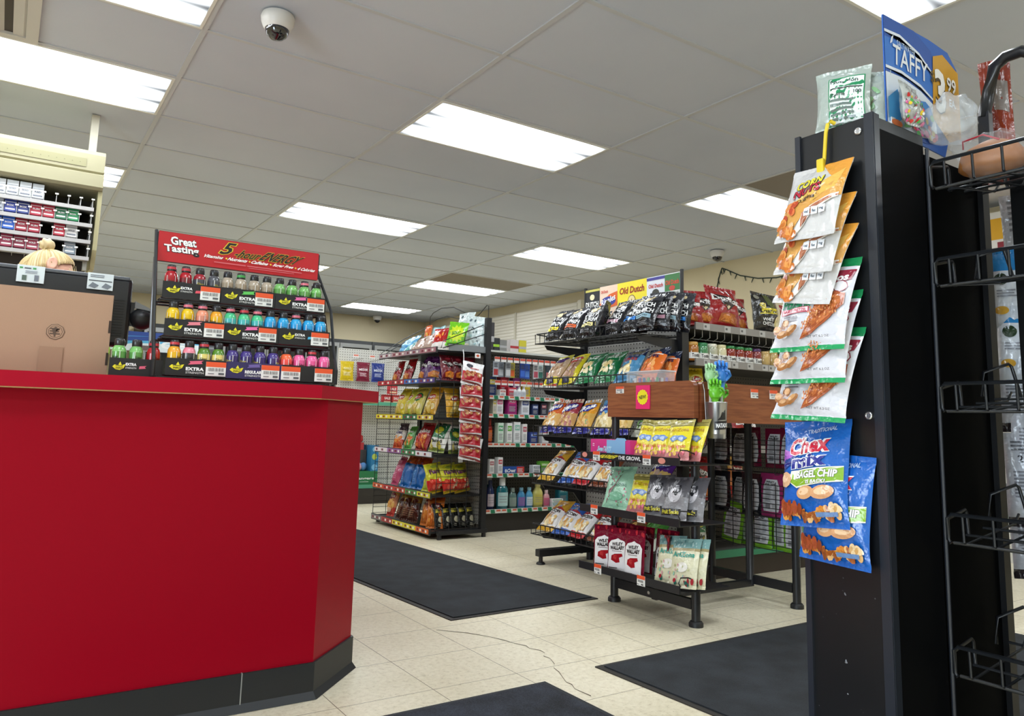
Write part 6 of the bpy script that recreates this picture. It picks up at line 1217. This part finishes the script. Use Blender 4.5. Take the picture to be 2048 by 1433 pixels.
tag(b.build('toothpaste_box', None, loc=(X(1028), 1.985, .4165)), 'blue and red toothpaste box on the fourth medicine shelf', 'box', 'boxed remedies on the gondola')
def flask(px, z, r_, h_, col, capc, lab, lc='e6e6e6', cap_h=.25, y=2.03, sy=.7, name='toiletry_bottle'):
    t = thing(name, lab, 'bottle', (X(px), y, z), group='bottles on the medicine gondola')
    MB().lathe([(r_*.9, 0), (r_, .004), (r_, h_*.62), (r_*.8, h_*.72), (r_*.45, h_*(1-cap_h))], M(col, .2, 0, 0, 60, 0, .4), 18, sy=sy).build('body', t)
    MB().lathe([(r_*.5, h_*(1-cap_h)), (r_*.5, h_*.98), (r_*.42, h_)], M(capc, .35), 16).build('cap', t)
    b = MB(); draw(b, lambda u, v, k=0: ((r_+.0008)*math.cos(-PI*.85+PI*.7*u), sy*(r_+.0008)*math.sin(-PI*.85+PI*.7*u), h_*(.12+.42*v)), [('q', ((0, 0), (1, 0), (1, 1), (0, 1)), lc), ('l', .1, .9, .2, .8, 3, '8a8a90')], card); b.build('paper_label', t)
flask(985.5, .6415, .023, .19, 'a82a24', 'b03828', 'red cough syrup bottle at the end of the third medicine shelf', 'e0702c', .3)
flask(978, .1565, .02, .16, '7a2448', '8a3058', 'plum bottle by the rack post on the lowest medicine shelf', '9a4a6a')
flask(990, .1565, .031, .215, '222c54', '20284a', 'navy aerosol can with red stripes on the lowest medicine shelf', 'c8b8c0', .12, 2.03, 1)
flask(1010, .1565, .048, .235, '1f6a74', 'eef0f0', 'large teal mouthwash bottle with white cap', 'b8d8d8', .25, 2.01)
flask(1001, .1565, .04, .235, '1c5a66', 'e6e8ea', 'teal mouthwash bottle tucked behind the large one', 'a8c8c8', .25, 2.13)
flask(1033, .1565, .034, .155, '5f7a74', '8a9a94', 'grey green deodorant on the lowest medicine shelf', '8a9e90', .2)
flask(1050, .1565, .034, .155, '4a90c0', '86bcd8', 'blue deodorant stick, nearer the mouthwash', '8a6ab0', .15)
flask(1066, .1565, .032, .155, '58a4d0', '9acce0', 'light blue deodorant stick, nearer the yellow bottle', 'd0e4ec', .15)
flask(1083, .1565, .045, .185, 'd0c870', 'd8d08a', 'pale yellow lotion bottle', 'c8bc5a', .15)
flask(1101, .1565, .029, .13, 'dca0a8', 'e8c8cc', 'small pink lotion bottle', 'd05a80', .2)
flask(1027, .9965, .02, .085, 'eceeee', 'f0f0f0', 'white pill bottle, first of three on the top medicine shelf', 'c8ccd4', .2, 1.995)
flask(1036, .9965, .02, .085, 'eceeee', 'f0f0f0', 'white pill bottle, second of three on the top medicine shelf', 'c8ccd4', .2, 1.995)
flask(1045, .9965, .02, .085, 'eceeee', 'f0f0f0', 'white pill bottle, third of three on the top medicine shelf', 'c8ccd4', .2, 1.995)
carton(X(1120), .1565, .11, .03, 'e6eaec', pill('6ab0c0'), 'flat white soap box, lower of two', y=2.0); carton(X(1120), .1875, .11, .03, 'eceeee', pill('8ac0a0'), 'flat white soap box, upper of two', y=2.0); carton(X(1142), .1565, .09, .16, '2a8aa0', pill('5ab8c8'), 'teal box beside the flat soap boxes', y=2.06)
# hanging cards on hooks, price tabs
for i, (px, c1, c2, lab) in enumerate([(990, 'c8d0dc', 'b83a3a', 'pale blue and red'), (1003, '8a9098', 'c8ccd0', 'grey ribbed'), (1014, 'a0a4a8', 'd0d0d0', 'silver ribbed'), (1025, 'b8aa3a', 'e0682c', 'olive and orange'), (1043, '2a4aa0', '3a6ac8', 'deep blue'), (1055, '2a56b8', '5a8ad8', 'bright blue'), (1070, 'd0cccc', 'b04a5a', 'pale rose'), (1083, 'cfe0dc', '3a7a6a', 'pale mint'), (1096, '3a4a54', 'c86a6a', 'slate'), (1110, 'c8ccd4', '7a5a9a', 'pale lilac')]):
    t = MB().box(-.024, .024, 0, .008, -.118, 0, card(c1)); draw(t, flat(-.024, .024, -.0002, -.118, 0), [('q', ((.1, .1), (.9, .1), (.9, .5), (.1, .5)), c2), ('l', .15, .85, .6, .9, 3, '5a5e66')], card)
    tag(t.build('blister_pack', None, loc=(X(px)+.02, 2.03+.02*(i % 2), 1.268)), lab+' blister pack hanging over the medicine shelves', 'blister pack', 'packs on the peg hooks')
h = thing('peg_hook_bar', 'row of peg hooks with red and white price tabs over the medicine', 'peg hook')
for i in range(10):
    x = X(987+12.5*i)+.02
    p = MB().tube([(x, 2.299, 1.275), (x, 2.0, 1.275)], .003, M('b8b8b8', .3, .8), 5).build('hook', h)
    b = MB().box(x-.024, x+.024, 1.99, 1.993, 1.262, 1.30, card('eae8e4')); draw(b, flat(x-.024, x+.024, 1.9897, 1.262, 1.30), [('q', ((0, .5), (1, .5), (1, .95), (0, .95)), 'd0503a')], card); b.build('price_tab', p)
    b = MB().box(x-.024, x+.024, 1.975, 1.978, 1.085, 1.12, card('eae8e4')); draw(b, flat(x-.024, x+.024, 1.9747, 1.085, 1.12), [('q', ((0, .45), (1, .45), (1, .95), (0, .95)), 'd0503a')], card); b.build('price_tab', p)
for px, z, w_, h_, c, lab in ((984, 1.361, .09, .16, '7a4434', 'brown box on top of the medicine gondola'), (996, 1.361, .075, .22, '3c3a3e', 'tall dark box on top of the medicine gondola'), (1009, 1.361, .06, .10, '2c3034', 'short black box with lime edge on the gondola top'), (1022, 1.361, .07, .09, '8a8a86', 'grey clamshell pack on the gondola top'), (1045, 1.361, .08, .10, 'd8d0cc', 'white and red pack on the gondola top'), (1062, 1.361, .07, .10, 'd8cc3a', 'yellow pack on the gondola top')):
    carton(X(px), z, w_, h_, c, [('q', ((.0, .3), (1, .3), (1, .5), (0, .5)), {'2c3034': 'a8d83a', 'd8d0cc': 'b8303a'}.get(c, 'b8b8b8'))], lab, y=2.14)

# ================================================================ THINGS ON THE PEG END DISPLAY
for i, (x, c, t_, lab) in enumerate([(2.105, 'd2b423', 'POUCH', 'yellow'), (2.27, '7a1c34', 'RELIEF', 'maroon'), (2.435, '24367c', 'SLEEP', 'navy blue')]):
    pass
kind('pill_yellow', 'hanging_pouch', .135, .185, .03, [(1, 'd6b81e')], [('t', 'GOLD', .5, .62, .6, .12, 'f0e8b0', .03), ('l', .2, .8, .25, .45, 3, 'f0e0a0')])
kind('pill_maroon', 'hanging_pouch', .135, .185, .03, [(1, '7c1e36')], [('t', 'MEDIX', .5, .6, .7, .12, 'f0dce0', .03), ('l', .2, .8, .25, .45, 3, 'e0b8c0')])
kind('pill_navy', 'hanging_pouch', .135, .185, .03, [(1, '263a86')], [('t', 'MEDIX', .5, .6, .7, .12, 'dce4f4', .03), ('l', .2, .8, .25, .45, 3, 'b8c4e8')])
for kk, x, lab in (('pill_yellow', 2.215, 'yellow'), ('pill_maroon', 2.385, 'maroon'), ('pill_navy', 2.545, 'navy blue')):
    put(kk, lab+' resealable pouch hanging on the pale pegboard', 'pouch', 'pouches on the peg end display', (x, 4.30, 1.17), 0, .05, 0, 1.05)
    b = MB().box(x-.03, x+.03, 4.09, 4.093, 1.39, 1.42, card('efe9e6')); draw(b, flat(x-.03, x+.03, 4.0897, 1.39, 1.42), [('q', ((.1, .4), (.9, .4), (.9, .9), (.1, .9)), 'e0806a')], card)
    tag(b.build('shelf_tag'), 'small white and coral price tag above the '+lab+' pouch', 'tag', 'price tags on the peg end display')
for i, (x, z, c) in enumerate(((2.56, .957, 'b8242a'), (2.66, .957, 'c83a34'), (2.76, .957, 'a81c24'), (2.62, 1.05, 'c0303a'))):
    carton(x, z, .09, .085, c, [('t', 'SALE', .5, .6, .7, .3, 'f0e0d8', .04), ('q', ((.1, .1), (.9, .1), (.9, .3), (.1, .3)), 'e8c8a0')], 'red box beside the tall end rack, '+(ORD[i]+' along the green shelf' if i < 3 else 'stacked on the others'), y=4.08, name='red_box')
t = thing('changers_display', 'blue and green cardboard floor bin of toys beyond the counter', 'display bin')
b = MB().box(2.20, 2.505, 4.10, 4.32, .172, .30, card('2c7a4a')); draw(b, flat(2.20, 2.505, 4.0995, .172, .30), [('t', 'changers', .52, .45, .72, .26, 'eef4ee', .03), ('q', ((.4, .2), (.7, .2), (.7, .24), (.4, .24)), 'cfe0d0')], card); b.build('bin', t)
b = MB().box(2.43, 2.505, 4.10, 4.32, .30, .545, card('2a78a8')); draw(b, flat(2.43, 2.505, 4.0995, .30, .545), [('e', .5, .85, .36, .1, '8ac4e0'), ('e', .45, .56, .34, .12, 'b8cc5a'), ('e', .5, .15, .4, .12, '7ab8dc')], card); b.build('side_wing', t)
MB().box(2.20, 2.42, 4.20, 4.32, .30, .50, card('4a4440')).build('insert', t)
for i in range(5):
    q = bmesh.new(); bmesh.ops.create_icosphere(q, subdivisions=2, radius=1)
    for v in q.verts: c = v.co.copy(); v.co = Vector((.035*c.x, .035*c.y, .04*c.z))*(1+.35*noise.noise(c*2+Vector((i, 0, 0))))
    col, nm_ = [('e8c0c8', 'pink'), ('f0ece8', 'white'), ('d8a0b0', 'rose'), ('5a8ac0', 'blue'), ('c83a3a', 'red')][i]
    tag(MB().bm(q, M(col, .8), True).build('plush_toy', None, loc=(2.235+.045*(i % 4), 4.155-.0*i, .34 if i < 4 else .34)) if i < 4 else MB().bm(q, M(col, .8), True).build('plush_toy', None, loc=(2.36, 4.24, .612)), nm_+' plush toy in the cardboard bin', 'toy', 'toys in the cardboard bin')
for i, (x, c, nm_) in enumerate(((2.29, '3a78b8', 'blue'), (2.36, 'b83a3a', 'red and dark'))):
    tag(MB().box(x-.03, x+.03, 4.2, 4.28, .50, .57+.04*(i == 0), card(c)).build('toy_box'), nm_+' toy box on top of the cardboard bin', 'box')

# ================================================================ WALL AND FAR THINGS
struct(MB().box(5.585, 5.622, -6, 2.70, 0, CE+.011, wallm).build('trim_3'))
t = thing('string_light', 'dark green string of mini lights pinned on the beige wall', 'string lights')
wire = M('2c3a30', .6)
P1 = [(5.58, 2.46, 2.475), (5.58, 2.50, 2.38), (5.58, 2.53, 2.27), (5.58, 2.57, 2.10)]
P2 = [(5.58, 2.46, 2.475), (5.58, 2.40, 2.45), (5.58, 2.22, 2.36), (5.58, 2.0, 2.30), (5.58, 1.78, 2.275), (5.58, 1.55, 2.29), (5.58, 1.3, 2.36)]
MB().tube(P1, .006, wire, 6).tube(P2, .006, wire, 6).build('wire', t)
k_ = 0
for P in (P1, P2):
    for a, c in zip(P, P[1:]):
        for f in (.25, .75):
            p = Vector(a).lerp(Vector(c), f); k_ += 1; s_ = 1 if k_ % 2 else -1
            MB().tube([p, p+Vector((-.005, -.012*s_, -.03)), p+Vector((-.006, -.02*s_, -.05))], [.005, .005, .003], wire, 5).build('bulb', t)
t = thing('cooler_header_sign', 'blue and white wave graphic panel above the far coolers', 'sign')
b = MB().box(-.2, 1.62, 8.40, 8.43, 1.62, 1.88, card('2a4a9c')); F = flat(-.2, 1.62, 8.3995, 1.62, 1.88)
draw(b, F, [('p', [(0, .1), (.5, .5), (1, .7), (1, 0), (0, 0)], '5ab4e0'), ('p', [(.3, 0), (.55, .4), (1, .5), (1, 0)], 'dfeaf0'), ('p', [(.0, .6), (.4, .75), (.7, .8), (.4, .66)], '4a8ad0'), ('p', [(.52, .05), (.60, .3), (.66, .3), (.64, .02)], '6a5a58'), ('t', 'ICE', .80, .38, .2, .4, 'f0f6fa', .04)], card); b.build('panel', t)
MB().box(.44, .52, 8.38, 8.40, 1.55, 2.0, card('9ad02c')).build('lime_banner', t)
# food counter signs past the basket display
t = thing('menu_board', 'red and white menu board wall seen through the basket display gap', 'menu board')
MB().box(5.40, 5.45, -1.6, .9, .9, 2.45, card('e6e2da')).build('board', t)
F = flatx(.5, -1.4, 5.399, 0, 2.5); b = MB()
for y0, y1, z0, z1, c, tx, tc in ((.5, -1.4, 2.24, 2.40, 'e0a81c', '', ''), (-.3, -.9, 2.02, 2.22, '8a1c2a', 'NOW', 'f0eeea'), (-.3, -.9, 1.84, 2.0, '1f6a3c', 'HOT', 'f0eeea'), (-.3, -1.3, 1.60, 1.72, 'b02a34', 'SANDWICH', 'f0eeea'), (-.3, -.9, 1.42, 1.50, 'a82030', 'LIVE', 'f4f2ee'), (-.3, -.9, 1.26, 1.34, 'a82030', 'GRAB', 'f4f2ee'), (-.3, -1.2, 1.10, 1.20, 'a82030', 'GO', 'f4f2ee')):
    U = lambda y: (.5-y)/1.9; V = lambda z: z/2.5
    draw(b, F, [('q', ((U(y0), V(z0)), (U(y1), V(z0)), (U(y1), V(z1)), (U(y0), V(z1))), c)]+([('t', tx, U((y0+y1)/2), V((z0+z1)/2), abs(y0-y1)/1.9*.8, (z1-z0)/2.5*.6, tc, .03)] if tx else []), card)
b.build('sign_lettering', t)
t = thing('food_counter', 'wood-topped food counter with red and green bands under the menu board', 'counter')
MB().box(4.85, 5.4, -1.6, .9, 0, .86, card('dedad2')).build('body', t)
MB().box(4.8, 5.42, -1.62, .92, .86, .90, wood_material('7a4a2a', '9a643a')).build('worktop', t)
for z, c in ((.72, '8a1c2a'), (.60, '1f6a3c'), (.40, '8a1c2a'), (.28, '1f6a3c')): MB().box(4.845, 4.85, -1.6, .9, z, z+.04, card(c)).build('stripe_band', t)
